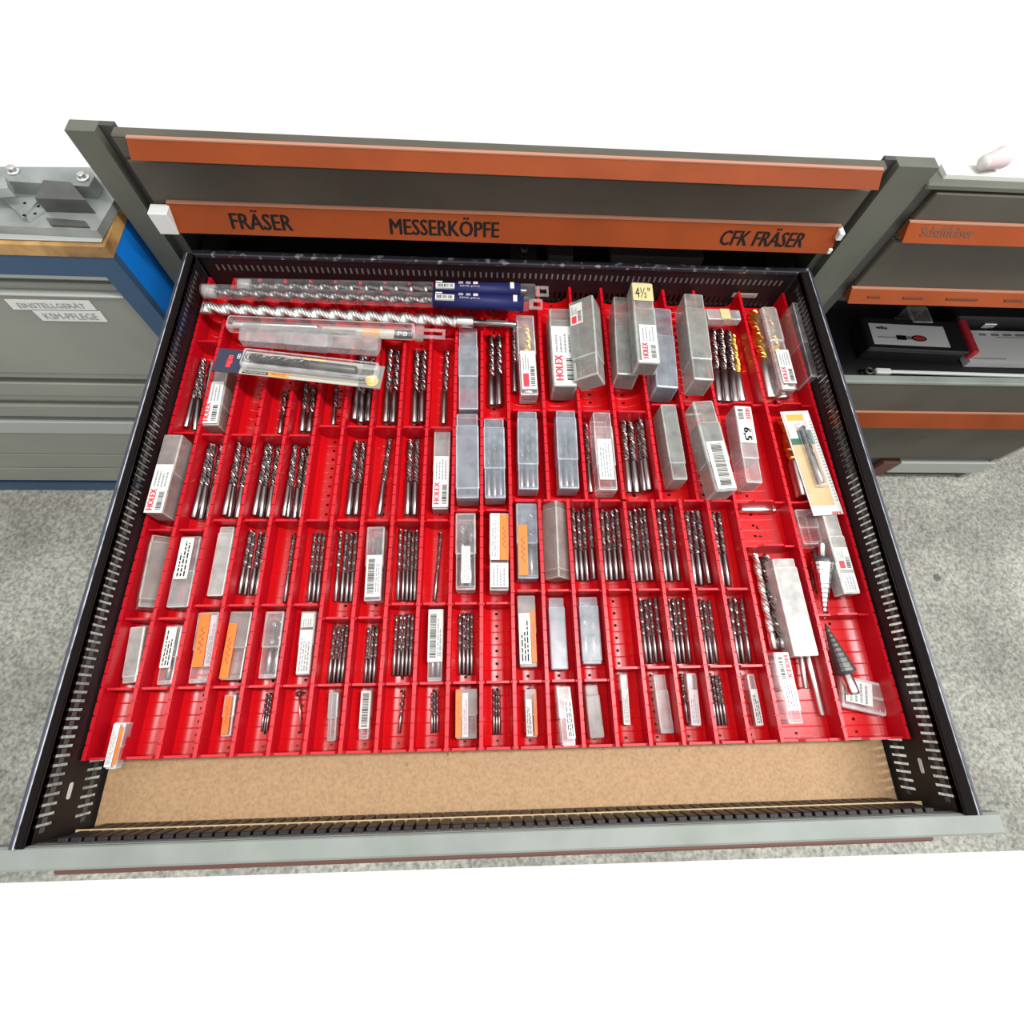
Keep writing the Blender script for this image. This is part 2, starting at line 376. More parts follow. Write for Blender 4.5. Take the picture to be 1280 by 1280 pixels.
# row boundaries (world y) per bay position k
def yAB(k):
    return .468 if k < 1 else .466 if k < 5 else .481 if k < 10 else .497 if k < 12 else .511 if k < 17 else .5235 if k < 19.9 else .5285
def yBC(k): return .329 if k < 2 else .342 if k < 10 else .3565 if k < 12 else .3705
def yCD(k): return .2187 if k < 2 else .2335 if k < 6 else .2172 if k < 8 else .2332 if k < 12 else .2485
def yDE(k): return .1412 if k < 15 else .1545
yend = {}
for r in (0, 1):
    ks = bays(r)
    for a, b in zip(ks, ks[1:]):
        wide = b-a > 1.9
        if r == 0: y0, y1 = yAB(a), YBK
        else: y0, y1 = yBC(a), yAB(a)
        if r == 1 and a >= 20: pass
        trough(kx(a), kx(b), y0, y1)
        if r == 0: divider(kx(a), kx(b), yAB(a), wide)
for a, b in zip(range(0, 20), range(1, 21)):
    for y0, y1 in ((yCD(a), yBC(a)), (yDE(a), yCD(a)), (YF, yDE(a))): trough(kx(a), kx(b), y0, y1)
    divider(kx(a), kx(b), yBC(a)); divider(kx(a), kx(b), yCD(a)); divider(kx(a), kx(b), yDE(a)); divider(kx(a), kx(b), YF+.0015)
for a, b, ys in ((20, 22, (.3705, .307)), (22, 24, (.3705, .2154))):
    trough(kx(a), kx(b), ys[1], ys[0]); trough(kx(a), kx(b), YF, ys[1])
    divider(kx(a), kx(b), ys[0], True); divider(kx(a), kx(b), ys[1], True); divider(kx(a), kx(b), YF+.0015, True)
divider(kx(0), kx(1), .622); divider(kx(9), kx(10), .635)
for k in range(13): partition(kx(k)+(.0015 if k == 0 else 0), YF, YBK)
for k in range(13, 21): partition(kx(k), YF, .3705+.0012)
for k in bays(0)[13:-3]: partition(kx(k), .3705-.0012, YBK)
partition(kx(20), .3705+.0012, YBK); partition(kx(22), YF, YBK); partition(kx(24)-.0015, YF, YBK)
for k in (0, 24):   # outer flanges leaning over the drawer side
    pass

# ------------------------------------------------------------ drills
_dm = {}
def drill_meshes(ratio, frac, kf, ks):
    key = (ratio, frac, kf, ks)
    if key in _dm: return _dm[key]
    N = 12; Lf = ratio*frac; steps = max(6, int(Lf/5*14)); vs = []; fs = []
    def ring(y, rad, tw):
        for i in range(N):
            a = 2*math.pi*i/N; r = rad*(.42+.58*abs(math.cos(a))**.7)
            vs.append((r*math.cos(a+tw), y, r*math.sin(a+tw)))
    # local y: 0 = shank end, ratio = tip
    for j in range(steps+1):
        y = ratio-Lf+Lf*j/steps-.3*(j/steps); ring(y, .5 if j > 0 else .49, 2*math.pi*y/5)
    ring(ratio, .03, 2*math.pi*ratio/5)
    for j in range(steps+1):
        for i in range(N): fs.append((j*N+i, j*N+(i+1)%N, (j+1)*N+(i+1)%N, (j+1)*N+i))
    fs.append(list(range(N))); fs.append(list(range((steps+1)*N, (steps+2)*N)))
    a = MB(); a.add(vs, fs, kf, False)
    b = MB(); b.lathe([(0,.42),(.12,.5),(ratio-Lf,.5),(ratio-Lf+.3,.40)], ks, 12)
    _dm[key] = (a.mesh('flutes'), b.mesh('shank')); return _dm[key]
DR = []
def drill_at(A, B, d, label, group, kf='hss', ks='shank', frac=.6, name='twist_drill', ang=None):
    """A = tip, B = shank end (world)"""
    ax = A-B; L = ax.length; yv = ax.normalized(); xv = yv.cross(Vector((0,0,1))).normalized(); zv = xv.cross(yv)
    ratio = max(5, round(L/d)); s = L/ratio
    R = Matrix((xv, yv, zv)).transposed().to_4x4()
    T = Matrix.Translation(B) @ R @ Matrix.Rotation(random.uniform(0, 3.1) if ang is None else ang, 4, 'Y') @ Matrix.Diagonal((d, s, d, 1))
    t = thing(name, label, 'drill bit', Matrix.Translation(B), group)
    f, h = drill_meshes(ratio, frac, kf, ks)
    link('flutes', f, t, Matrix.Translation(-B) @ T); link('shank', h, t, Matrix.Translation(-B) @ T)
    return t
def bay_of(x, row):
    ks = bays(row)
    for i, (a, b) in enumerate(zip(ks, ks[1:])):
        if kx(a) <= x < kx(b): return i
    return len(ks)-2
CNT = ['', 'only', 'two', 'three', 'four', 'five']
def bundle(row, x1, y1, x2, y2, n, dpx, kf='hss', ks='shank', frac=.6, word='dark'):
    z = ZF+.006
    A0, B0 = P(x1, y1, z), P(x2, y2, z)
    mid = (A0+B0)/2; sc = (P((x1+x2)/2+1, (y1+y2)/2, z)-P((x1+x2)/2, (y1+y2)/2, z)).length
    d = dpx*sc
    bx = bay_of(mid.x, row)
    pos_names = {1: ['single'], 2: ['left', 'right'], 3: ['left', 'middle', 'right'], 4: ['leftmost', 'second', 'third', 'rightmost'], 5: ['leftmost', 'second', 'middle', 'fourth', 'rightmost']}[n]
    for i in range(n):
        off = (i-(n-1)/2)*d*1.04
        A = A0+Vector((off+random.uniform(-.0003,.0003), random.uniform(-.003,.001), 0)); B = B0+Vector((off, random.uniform(-.0006,.0006), 0))
        for V in (A, B):
            zf, xa, xb = fz(mid.x, row)
            V.x = min(max(V.x, xa+.0024+d/2), xb-.0024-d/2)
            V.z = fz(V.x, row)[0]+d/2+.0004
            V.z = max(V.z, fz(V.x-d*.35, row)[0]+d*.42, fz(V.x+d*.35, row)[0]+d*.42)
        if n == 1: lab = f'single {word} twist drill in {ORD[bx]} bay from left, {rowname(row)}'
        else: lab = f'{pos_names[i]} of {CNT[n]} {word} twist drills in {ORD[bx]} bay from left, {rowname(row)}'
        drill_at(A, B, d, lab, f'loose twist drills in the {rowname(row)}', kf, ks, frac)

# rows : (row, tip x, tip y, shank x, shank y, count, diameter px)
for a in [
 (0,257,450,243,538,3,7.5),(0,356,488,349,541,1,6),(0,388,478,382,541,2,8),(0,421,476,416,531,1,6),(0,456,445,451,529,3,9),
 (0,492,437,486.5,530,2,9),(0,525,437,522.5,530,2,9),(0,558.5,437,554,531,1,8),(0,617.5,419,619,509,2,9.5),(0,640.5,408,643,492,1,7),
 (0,899,411,908,504,3,9.5),
 (1,268.5,555,251,650,3,8.5),(1,302,556,287,648,3,9),(1,339,556,326,648,3,8.5),(1,375,556,364,648,4,7.6),(1,450,549,440,645,2,8.6),
 (1,487,546,473.5,644,1,7.5),(1,517,548,513.5,645,2,8.6),(1,731,527,738,617,1,7),(1,791,523,800.5,617,4,9),
 (2,322,663,309.5,744,4,6.2),(2,367,664,355,753,1,5.6),(2,399,664,390.5,752,3,5.2),(2,436,664,429,753,4,5.8),
 (2,511,661,508,751,5,5),(2,551,663,543,751,1,4.8),(2,725,635,731.5,726,4,6.4),(2,761,636,768,726,4,6.4),(2,796,636,806,727,4,6.2),
 (2,829,636,840,727,3,6.6),(2,865,637,877,732,3,7.2),(2,894,638,908,732,2,6.6),
 (3,426,781,418.5,854,4,5),(3,466,781,461,854,3,5),(3,506,765,502,845,5,4.8),(3,582,764,582,844,4,4.8),(3,809,747,818,829,4,5.6),
 (3,844,746,854,829,4,5),(3,880,747,891.5,829,3,5),(3,918,746,930.5,829,3,5.6),
 (4,335,867,328,915,3,2.8),(4,504,863,498,917,1,3.6),(4,543,862,543,916,3,3.2),(4,620.5,860,621,919,3,3.3),
 (4,853,843,861,905,1,5),(4,893,841,903,907,4,3.8)]: bundle(*a)
bundle(0,914,418,928,503,1,8.5,'gold','silver',word='gold')
bundle(0,945,389,969,502,2,14,'gold','silver',word='thick gold')
bundle(1,977,522,1003,624,1,18,'gold','silver',word='thick gold')

# ------------------------------------------------------------ boxes
def frame(x1, y1, z1, x2, y2, z2):
    A, B = P(x1, y1, z1), P(x2, y2, z2); ax = A-B; L = ax.length; yv = ax.normalized(); xv = yv.cross(Vector((0,0,1))).normalized(); zv = xv.cross(yv)
    T = Matrix.Translation((A+B)/2) @ Matrix((xv, yv, zv)).transposed().to_4x4(); return T, L
def barcode(m, x0, x1, y0, y1, z, k='ink', along='y', n=12):
    r = random.Random(int(x0*1e6)+int(y0*1e5)); p = y0 if along == 'y' else x0; e = y1 if along == 'y' else x1; st = (e-p)/n
    for i in range(n):
        a = p+i*st; b = a+st*r.uniform(.3, .75)
        if along == 'y': m.add([(x0,a,z),(x1,a,z),(x1,b,z),(x0,b,z)], [(0,1,2,3)], k)
        else: m.add([(a,y0,z),(b,y0,z),(b,y1,z),(a,y1,z)], [(0,1,2,3)], k)
def textrows(m, x0, x1, y0, y1, z, n, k='inkgrey', along='y'):
    """n tiny rows of print running along the box"""
    r = random.Random(int(y1*1e5)+n)
    for i in range(n):
        a = x0+(x1-x0)*(i+.2)/n; b = x0+(x1-x0)*(i+.62)/n; p = y0; e = y1-(y1-y0)*r.uniform(0, .4)
        while p < e:
            q = min(e, p+(y1-y0)*r.uniform(.05, .16)); m.add([(a,p,z),(b,p,z),(b,q,z),(a,q,z)], [(0,1,2,3)], k); p = q+(y1-y0)*.03
def label_on(parent, TM, kind, x0, x1, y0, y1, flip=False):
    """a sticker on the face z=0 of frame TM; y runs along the box"""
    base = {'orange': 'stickorange', 'pink': 'paperpink', 'tape': 'tape', 'plaintape': 'tape'}.get(kind, 'paper')
    m = MB(); m.box(x0, x1, y0, y1, .0002, .0006, base)
    lb = m.obj('label', parent, TM); W = x1-x0; H = y1-y0
    lb['label'] = {'orange': 'orange sticker', 'tape': 'yellowish tape with handwriting', 'plaintape': 'yellowish tape wrap'}.get(kind, 'white printed label')
    p = MB(); z = .0009
    # text frame: reading direction runs towards +y (or -y when flipped)
    def tf(xa, ya):
        if not flip: return Matrix.Translation((xa, ya, 0)) @ Matrix.Rotation(math.pi/2, 4, 'Z')
        return Matrix.Translation((xa, ya, 0)) @ Matrix.Rotation(-math.pi/2, 4, 'Z')
    if kind == 'holex':
        if not flip:
            put_text(p, 'HOLEX', tf(x0+W*.42, y0+H*.05), H*.42, W*.34, 'inkred', .01, z)
            barcode(p, x0+W*.58, x0+W*.88, y0+H*.06, y0+H*.44, z, n=13)
            textrows(p, x0+W*.12, x0+W*.9, y0+H*.53, y1-H*.05, z, 4)
        else:
            put_text(p, 'HOLEX', tf(x0+W*.58, y1-H*.05), H*.40, W*.32, 'inkred', .01, z)
            barcode(p, x0+W*.12, x0+W*.42, y1-H*.46, y1-H*.06, z, n=13)
            textrows(p, x0+W*.12, x0+W*.9, y0+H*.06, y1-H*.52, z, 4)
    elif kind == 'holex65':
        put_text(p, 'HOLEX', tf(x0+W*.60, y1-H*.04), H*.30, W*.30, 'inkred', .01, z)
        barcode(p, x0+W*.12, x0+W*.45, y1-H*.36, y1-H*.05, z, n=11)
        put_text(p, '6,5', tf(x0+W*.25, y0+H*.42), H*.34, W*.5, 'ink', .02, z)
        textrows(p, x0+W*.6, x0+W*.9, y0+H*.08, y0+H*.5, z, 2)
    elif kind == 'barcode':
        barcode(p, x0+W*.12, x0+W*.55, y0+H*.08, y1-H*.08, z, n=max(10, int(H/.0016))); textrows(p, x0+W*.62, x1-W*.08, y0+H*.1, y1-H*.1, z, 2)
    elif kind == 'bigcode':
        barcode(p, x0+W*.2, x1-W*.2, y0+H*.05, y1-H*.05, z, n=max(12, int(H/.0018)))
    elif kind == 'letters':
        textrows(p, x0+W*.15, x1-W*.12, y0+H*.06, y1-H*.05, z, 3, 'ink')
    elif kind in ('text', 'pink'):
        textrows(p, x0+W*.12, x1-W*.12, y0+H*.06, y1-H*.08, z, 4)
    elif kind == 'redmark':
        m2 = (x0+W*.12, x0+W*.5, y0+H*.06, y0+H*.4)
        p.add([(m2[0],m2[2],z),(m2[1],m2[2],z),(m2[1],m2[3],z),(m2[0],m2[3],z)], [(0,1,2,3)], 'inkred')
        barcode(p, x0+W*.62, x0+W*.9, y0+H*.08, y0+H*.6, z, n=10); textrows(p, x0+W*.1, x0+W*.6, y0+H*.48, y1-H*.1, z, 3)
    elif kind == 'orange':
        # hand-written looking dark blue scribble
        n = 14; pts = [(x0+W*(.5+.22*math.sin(i*1.9)), y0+H*(.25+.5*i/n)) for i in range(n+1)]
        for (a, b), (c, d) in zip(pts, pts[1:]):
            p.add([(a-W*.035,b,z),(a+W*.035,b,z),(c+W*.035,d,z),(c-W*.035,d,z)], [(0,1,2,3)], 'inkblue')
    elif kind == 'tape':
        put_text(p, '4½"', Matrix.Translation((x0+W*.12, y0+H*.15, 0)), W*.74, H*.62, 'ink', 0, z)
    if p.f: p.obj('print', lb)
    return lb
def case(name_label, row, x1, y1, x2, y2, wpx, matk='clear', h=None, ztop=None, z2=None, roll=0, labels=(), sleeve=(0.45, 1.0), fill=0, fk='hss', name='drill_case', group=None, clampx=True, capped=True, cham=.0016):
    """clear plastic telescoping case: centre line of its upper face from back end (x1,y1) to front end (x2,y2)"""
    zt = ZF+.024 if ztop is None else ztop
    for it in range(3):
        mx, my = (x1+x2)/2, (y1+y2)/2; wd = (P(mx+wpx/2, my, zt)-P(mx-wpx/2, my, zt)).length
        hh = h if h else min(wd*.95, .026)
        if ztop is None: zt = ZF+.0012+hh
        else: break
    T, L = frame(x1, y1, zt, x2, y2, zt if z2 is None else z2)
    if clampx and ztop is None and row is not None:
        c = T.translation; _, xa, xb = fz(c.x, row)
        room = (xb-xa)-.0046
        if wd > room: wd = room
        nx = min(max(c.x, xa+.0023+wd/2), xb-.0023-wd/2); T.translation.x = nx
    elif clampx and row is not None and zt-hh < ZT-.004 and not roll:
        c = T.translation; _, xa, xb = fz(c.x, row); lean = abs((T @ Vector((0,L/2,0))).x-(T @ Vector((0,-L/2,0))).x)/2
        wd = min(wd, (xb-xa)-.0044); lo, hi = xa+.0023+wd/2+lean*.5, xb-.0023-wd/2-lean*.5
        nx = min(max(c.x, lo), hi) if lo < hi else (xa+xb)/2
        T.translation.x = c.x+max(-.004, min(.004, nx-c.x))
    if roll: T = T @ Matrix.Translation((0,0,-hh/2)) @ Matrix.Rotation(math.radians(roll), 4, 'Y') @ Matrix.Translation((0,0,hh/2))
    base = T @ Matrix.Translation((0,0,-hh))
    t = thing(name, name_label, 'box', base, group or 'clear plastic drill cases in the tray')
    m = MB(); g = .0009
    m.cbox(-wd/2+g, wd/2-g, -L/2, L/2-.001, g, hh-g, matk, cham); m.obj('case_body', t)
    s0, s1 = -L/2+L*sleeve[0], -L/2+L*sleeve[1]
    m = MB(); m.cbox(-wd/2, wd/2, s0, s1, 0, hh, matk, cham); m.obj('case_sleeve', t)
    if capped:
        m = MB(); m.cbox(-wd/2+g*2, wd/2-g*2, -L/2+.001, -L/2+.005, g*2, hh-g*2, matk, .001); m.obj('end_plug', t)
    top = Matrix.Translation((0,0,hh))
    for kind, xa, xb, ya, yb, *fp in labels:   # fractions; y 0 = front end
        label_on(t, top, kind, -wd/2+wd*xa, -wd/2+wd*xb, -L/2+L*ya, -L/2+L*yb, bool(fp and fp[0]))
    if fill:
        d = min((wd-.005)/fill, hh-.006)
        for i in range(fill):
            off = (i-(fill-1)/2)*d*1.02; zc = .0022+d/2
            B = base @ Vector((off, -L/2+.006, zc)); A = base @ Vector((off, L/2-.008, zc))
            drill_at(A, B, d*.96, ('drill' if fill == 1 else f'{["left","right"][i] if fill==2 else ["left","middle","right"][i] if fill==3 else ["leftmost","second","third","rightmost"][i]} drill')+' inside the '+short(name_label), 'drills packed inside clear cases', fk, 'shank' if fk == 'hss' else 'silver')
    return t
def short(s):
    w_ = s.split(); return ' '.join(w_[:12])

C = case
# ---- back row
C('frosted case with HX label under the blister card, left end'.replace(' HX',' white'),0,272,451,257,531,24,'aged',labels=[('holex',.08,.92,.02,.66)],h=.024,sleeve=(.3,1),ztop=-.040)
C('narrow standing frosted case without label, tenth bay gap behind its neighbour'.replace(', tenth bay gap behind its neighbour',' between plain drills, back row'),0,585,409,585.5,511,25,'frostblue',sleeve=(.38,.76),ztop=-.040,h=.026)
C('case showing a gold drill, with small red-logo label, back row',0,656,394,662,493,23,'clear',labels=[('redmark',.12,.92,.06,.53)],fill=1,fk='gold',ztop=-.042,h=.026,sleeve=(.5,1))
C('thick frosted case with large red-lettered label, back row',0,703,384,710.5,482,30,'frostgreen',labels=[('holex',.06,.98,.02,.74)],ztop=-.026,h=.040,sleeve=(0,.84),cham=.003)
C('tilted square frosted case with small label at its back end',0,733,372,740,470,33,'frostgreen',labels=[('redmark',.06,.55,.68,.95)],ztop=-.006,h=.034,roll=-32,sleeve=(.25,1),cham=.002)
C('plain frosted case left of the case with yellow tape',0,779,370,785,468,26,'frostgreen',ztop=-.012,h=.036,sleeve=(0,.6))
C('plain frosted case right of the case with yellow tape',0,830,384,838,484,27,'frostblue',ztop=-.022,h=.040,sleeve=(0,.64),cham=.002)
C('topmost frosted case with handwritten yellow tape on its end',0,802,351,812,453,28,'frostgreen',labels=[('tape',.04,.96,.74,.96),('holex',.18,.92,.02,.44)],ztop=.020,h=.030,sleeve=(0,.66),cham=.003)
C('tall plain frosted case with brownish side, right of back row',0,867,366,881,474,26,'frostgreen',ztop=.004,h=.042,sleeve=(.22,.82),cham=.002)
C('rounded case of thick gold drills beside the drawer side',0,961,382,988,486,21,'aged',labels=[('holex',.2,.95,.06,.45)],ztop=-.036,h=.024,fill=1,fk='gold',sleeve=(.55,1),cham=.005)
# ---- second row
C('worn case with two bright ridges leaning on left drawer side',1,217,543,191,641,24,'aged',labels=[('holex',.04,.96,.0,.60)],ztop=-.020,h=.030,sleeve=(.5,1),clampx=False)
C('narrow case with long white label, tenth bay, second row',1,553,536,550,636,21,'frost',labels=[('holex',.05,.97,.02,.64)])
C('broad milky case with wrinkled film, second row',1,581.5,516,582,622,29,'frostblue',ztop=-.034,h=.032,sleeve=(.1,.85))
C('frosted case with bluish sleeve and dark drills in front, second row',1,617,522,619,622,27,'frostblue',sleeve=(.35,.88),fill=3,ztop=-.037,h=.026)
C('case whose spiral drills show at the front, second row',1,659,513,661,611,26,'clear',sleeve=(.30,.9),fill=3,ztop=-.038,h=.026,matk='frostblue') if False else C('case whose spiral drills show at the front, second row',1,659,513,661,611,26,'frostblue',sleeve=(.30,.9),fill=3,ztop=-.038,h=.026)
C('case with pale sleeve and dark shanks below it, second row',1,707,512,712,610,26,'frostblue',sleeve=(.35,.9),fill=3,ztop=-.036,h=.028)
C('case with upside-down barcode label beside a single drill, second row',1,752,514,761,612,24,'clear',labels=[('text',.1,.85,.12,.63)],sleeve=(.3,.8),ztop=-.034,h=.028)
C('slim frosted case with greenish top, second row',1,835,504,851,599,20,'frostgreen',sleeve=(.2,.98),ztop=-.026,h=.036)
C('large slanting frosted case with barcode label at its front',1,876,499,907,613,29,'frostgreen',labels=[('bigcode',.12,.9,.02,.52)],ztop=-.006,h=.036,sleeve=(.3,.75),cham=.003)
C('frosted case with handwritten number on long label, second row',1,928,507,944,603,21,'frost',labels=[('holex65',.02,.98,.5,.98,True)],ztop=-.028,h=.032,sleeve=(.3,1))
# ---- middle row
C('empty ridged frosted case at the left end, middle row',2,195,668,177,759,26,'aged',roll=38,h=.024,ztop=-.043,sleeve=(.1,.9))
C('case with pale lettered label, second bay, middle row',2,239,669,221,759,27,'frost',labels=[('letters',.08,.7,.38,.96)],sleeve=(0,.5))
C('slim whitish case in third bay, middle row',2,284,657,268,745,20,'milky',sleeve=(0,.9))
C('clear case with barcode label and drills, eighth bay, middle row',2,470,658,465,751,23,'clear',labels=[('barcode',.1,.93,.05,.60)],fill=3)
C('clear case with small upright label, eleventh bay, middle row',2,582,641,582,737,26,'clear',labels=[('text',.30,.72,.08,.55)],fill=2,ztop=-.044,h=.025)
C('case with orange and white labels side by side, middle row',2,624,641,624,738,25,'clear',labels=[('text',.06,.52,.38,.99),('orange',.54,.97,.38,.97),('text',.06,.95,.04,.34)],ztop=-.042,h=.026)
C('case with vertical orange sticker on its left half, middle row',2,658,629,660.5,723,27,'frostblue',labels=[('orange',.08,.50,.04,.70)],fill=2,ztop=-.044,h=.026)
C('empty ridged brownish case beside the orange-stickered case',2,695,625,699,722,25,'aged',roll=42,h=.026,ztop=-.040,sleeve=(.1,.9))
# ---- fourth row
C('small whitish case in first bay, fourth row',3,172,783,160,854,19,'milky',sleeve=(.1,1),h=.018)
C('small case with white label, second bay, fourth row',3,218,782,204,856,21,'clear',labels=[('letters',.08,.72,.28,.97)],fill=2,h=.019)
C('case with broad orange sticker and pale edge, third bay, fourth row',3,261,765,247,854,27,'clear',labels=[('orange',.12,.62,.22,.97),('pink',.66,.96,.22,.95)],h=.02)
C('ridged case with orange sticker on left face, fourth bay, fourth row',3,302,764,287,850,28,'aged',labels=[('orange',.03,.42,.02,.82)],h=.022)
C('clear case with dark drills and bright ridge, fourth row',3,344,764,333,848,24,'clear',fill=2,h=.02)
C('slim case covered by two white labels, sixth bay, fourth row',3,386,764,378,844,19,'clear',labels=[('text',.1,.9,.74,.97),('text',.08,.93,.02,.70)],h=.018)
C('narrow case with long black-coded label, tenth bay, fourth row',3,545,761,543,852,20,'clear',labels=[('barcode',.04,.97,.26,.99)],fill=2,h=.018)
C('clear case with lettered label and orange side, thirteenth bay, fourth row',3,657.5,744,661,834,23,'aged',labels=[('letters',.04,.66,.04,.74),('orange',.70,.95,.06,.78)],h=.019)
C('bluish empty case with pale sleeve, fourteenth bay, fourth row',3,695,746,700,837,21,'frostblue',sleeve=(0,.86),h=.018)
C('wider grey case with pale end, fifteenth bay, fourth row',3,735,745,741,830,25,'frostblue',sleeve=(.04,.86),fill=2,h=.019)
# ---- front row
C('tiny white-labelled case poking over the tray front edge',4,150,903,136,962,15,'clear',labels=[('text',.05,.6,.05,.97),('orange',.68,.95,.1,.9)],ztop=-.030,h=.014,z2=-.032,clampx=False)
C('tiny case with orange sticker, fourth bay, front row',4,288,868,281,921,15,'clear',labels=[('orange',.15,.72,.06,.96)],h=.013)
C('tiny frosted case in seventh bay, front row',4,417,865,413.5,927,13,'frost',h=.012)
C('tiny case with barcode label, eighth bay, front row',4,458,863,454,925,14,'clear',labels=[('bigcode',.05,.95,.22,.99)],h=.012)
C('wide ridged case with orange and pale stickers, front row',4,583,861,583,924,28,'aged',labels=[('orange',.02,.26,.04,.97),('pink',.30,.58,.04,.92)],h=.02)
C('tiny case with white label and orange edge, thirteenth bay, front row',4,663,861,665.5,922,15,'clear',labels=[('letters',.04,.55,.03,.78),('orange',.7,.95,.05,.9)],h=.013)
C('case with barcode label raised over the front edge, front row',4,704,858,712,933,18,'clear',labels=[('letters',.42,.97,.12,.78)],ztop=-.036,z2=-.032,h=.018,clampx=False)
C('small brownish frosted case, fifteenth bay, front row',4,739,855,747,923,18,'aged',h=.016,sleeve=(0,.8))
C('very thin case with white label, sixteenth bay, front row',4,779.5,842,784,906,10,'clear',labels=[('text',.1,.9,.0,.70)],h=.009)
C('small pale empty case, seventeenth bay, front row',4,824,842,835,917,17,'frost',h=.014,sleeve=(0,.72))
C('small case with pinkish label beside a drill, front row',4,864,841,870.5,908,13,'clear',labels=[('pink',.06,.95,.02,.68)],h=.013,fill=1)
C('very thin case with lettered label at right end, front row',4,938,842,950,908,10,'clear',labels=[('letters',.05,.95,.02,.70)],h=.010)
# ---- right hand long bays
C('long frosted sleeve of a masonry drill in the long bay',None,979,697,1009,820,30,'milky',ztop=-.038,h=.026,sleeve=(0,.9),clampx=False)
C('case with red-lettered label standing before the frosted sleeve',None,976,815,996,905,20,'clear',labels=[('holex',.1,.95,.18,.99,True)],ztop=-.044,h=.022,clampx=False)
C('long clear case by the right side with two white labels',None,1037,640,1066,742,20,'milky',labels=[('redmark',.06,.94,.28,.55),('text',.06,.94,.02,.24)],ztop=-.036,h=.022,clampx=False,sleeve=(0,.7))
C('empty clear case beneath the carded drill, right side',None,1006,636,1018,680,26,'film',ztop=-.046,h=.024,clampx=False)
C('clear case leaning on right drawer side beside gold drills',None,996,378,1020,470,11,'film',ztop=-.020,h=.040,clampx=False,cham=.001)
# horizontal frosted case with yellow tape, behind the dark drills
C('small case wrapped in yellow tape lying crosswise at the back',None,884,392,926,393,16,'frost',labels=[('plaintape',.02,.98,.32,.60)],ztop=-.030,h=.016,clampx=False)
# loose bits in the long bays
def loose(A2, B2, z, dpx, label, kf='hss', ks='shank', frac=.6, name='twist_drill', z2=None):
    A = P(*A2, z); B = P(*B2, z if z2 is None else z2); sc = (P(A2[0]+1, A2[1], z)-P(*A2, z)).length
    return drill_at(A, B, dpx*sc, label, None, kf, ks, frac, name)
loose((943,690),(968,812),-.064,9,'long bright masonry drill along left wall of the long bay','silver','silver',.85)
loose((955,692),(979,812),-.062,12,'long dark twist drill between bright drill and frosted sleeve','hss','shank',.9)
loose((1000,815),(1007,861),-.062,6,'short thin shank beside the red-lettered case in the long bay','silver','silver',.15)
loose((1006,806),(1028,895),-.0655,9.5,'thick bright shank poking out of the frosted sleeve','silver','silver',.12)
# silver pointed rod in the short bay
def turned(label, cat, name, A2, B2, z, parts, z2=None):
    """parts = [(part_name, material, [(t along from A to B, radius px)])]"""
    A = P(*A2, z); B = P(*B2, z if z2 is None else z2); ax = B-A; L = ax.length; yv = ax.normalized(); xv = yv.cross(Vector((0,0,1))).normalized(); zv = xv.cross(yv)
    sc = (P(A2[0]+1, A2[1], z)-P(*A2, z)).length
    t = thing(name, label, cat, Matrix.Translation(A) @ Matrix((xv, yv, zv)).transposed().to_4x4())
    for pn, k, prof in parts:
        m = MB(); m.lathe([(a*L, r*sc) for a, r in prof], k, 18, smooth='cone' not in pn); m.obj(pn, t)
    return t
turned('silver centre punch lying crosswise in the short bay', 'punch', 'centre_punch', (925,637),(974,637.5),-.066,
       [('grip','silver',[(0,3.2),(.02,4.2),(.78,4.4),(.8,4)]),('point','chrome',[(.8,3.6),(.96,1.5),(1,.3)])])
def stepped(n, t0, t1, r0, r1):
    p = []
    for i in range(n):
        r = r0+(r1-r0)*i/(n-1); p += [(t0+(t1-t0)*i/n, r), (t0+(t1-t0)*(i+.6)/n, r*1.0), (t0+(t1-t0)*(i+.72)/n, r*.90)]
    return p
turned('bright silver step drill pointing at the viewer, right side bay', 'drill bit', 'step_drill', (1027,678),(1031,774),-.036,
       [('shank','silver',[(0,3),(.02,3.6),(.18,3.6),(.19,3)]),('collar','steeldark',[(.18,6),(.2,9),(.24,11),(.26,11)]),('stepped_cone','chrome',stepped(11,.26,.92,11.5,3)+[(1,.4)])], z2=-.058)
turned('black step drill with thick bright shank, right side bay', 'drill bit', 'step_drill', (1068,868),(1031,779),-.052,
       [('shank','silver',[(0,6),(.03,6.6),(.26,6.6),(.27,6)]),('stepped_cone','steeldark',[(.27,8)]+stepped(9,.3,.93,12.5,3)+[(1,.5)])], z2=-.062)
turned('dark small deburring bit half hidden left of silver step drill', 'drill bit', 'countersink_bit', (1018,688),(1022,742),-.062,
       [('shank','steeldark',[(0,2.4),(.35,2.4)]),('head','hss',[(.35,5),(.5,6.5),(.7,6),(1,2)])])
for i, (x, y) in enumerate(((947.5,659.5),(951.5,670))):
    A = P(x, y, -.0712); m = MB(); m.lathe([(-.0022,.0008),(-.0016,.0015),(.0012,.0015),(.002,.0006)], 'steeldark', 10)
    m.lathe([(.0018,.0006),(.004,.0005)], 'steeldark', 8)
    tag(m.obj('grub_screw', T=Matrix.Translation(A) @ Matrix.Rotation(.6+i, 4, 'Z')), ('smaller dark screw nearer the punch in short bay','larger dark screw farther from the punch in short bay')[i], 'screw', 'tiny screws')
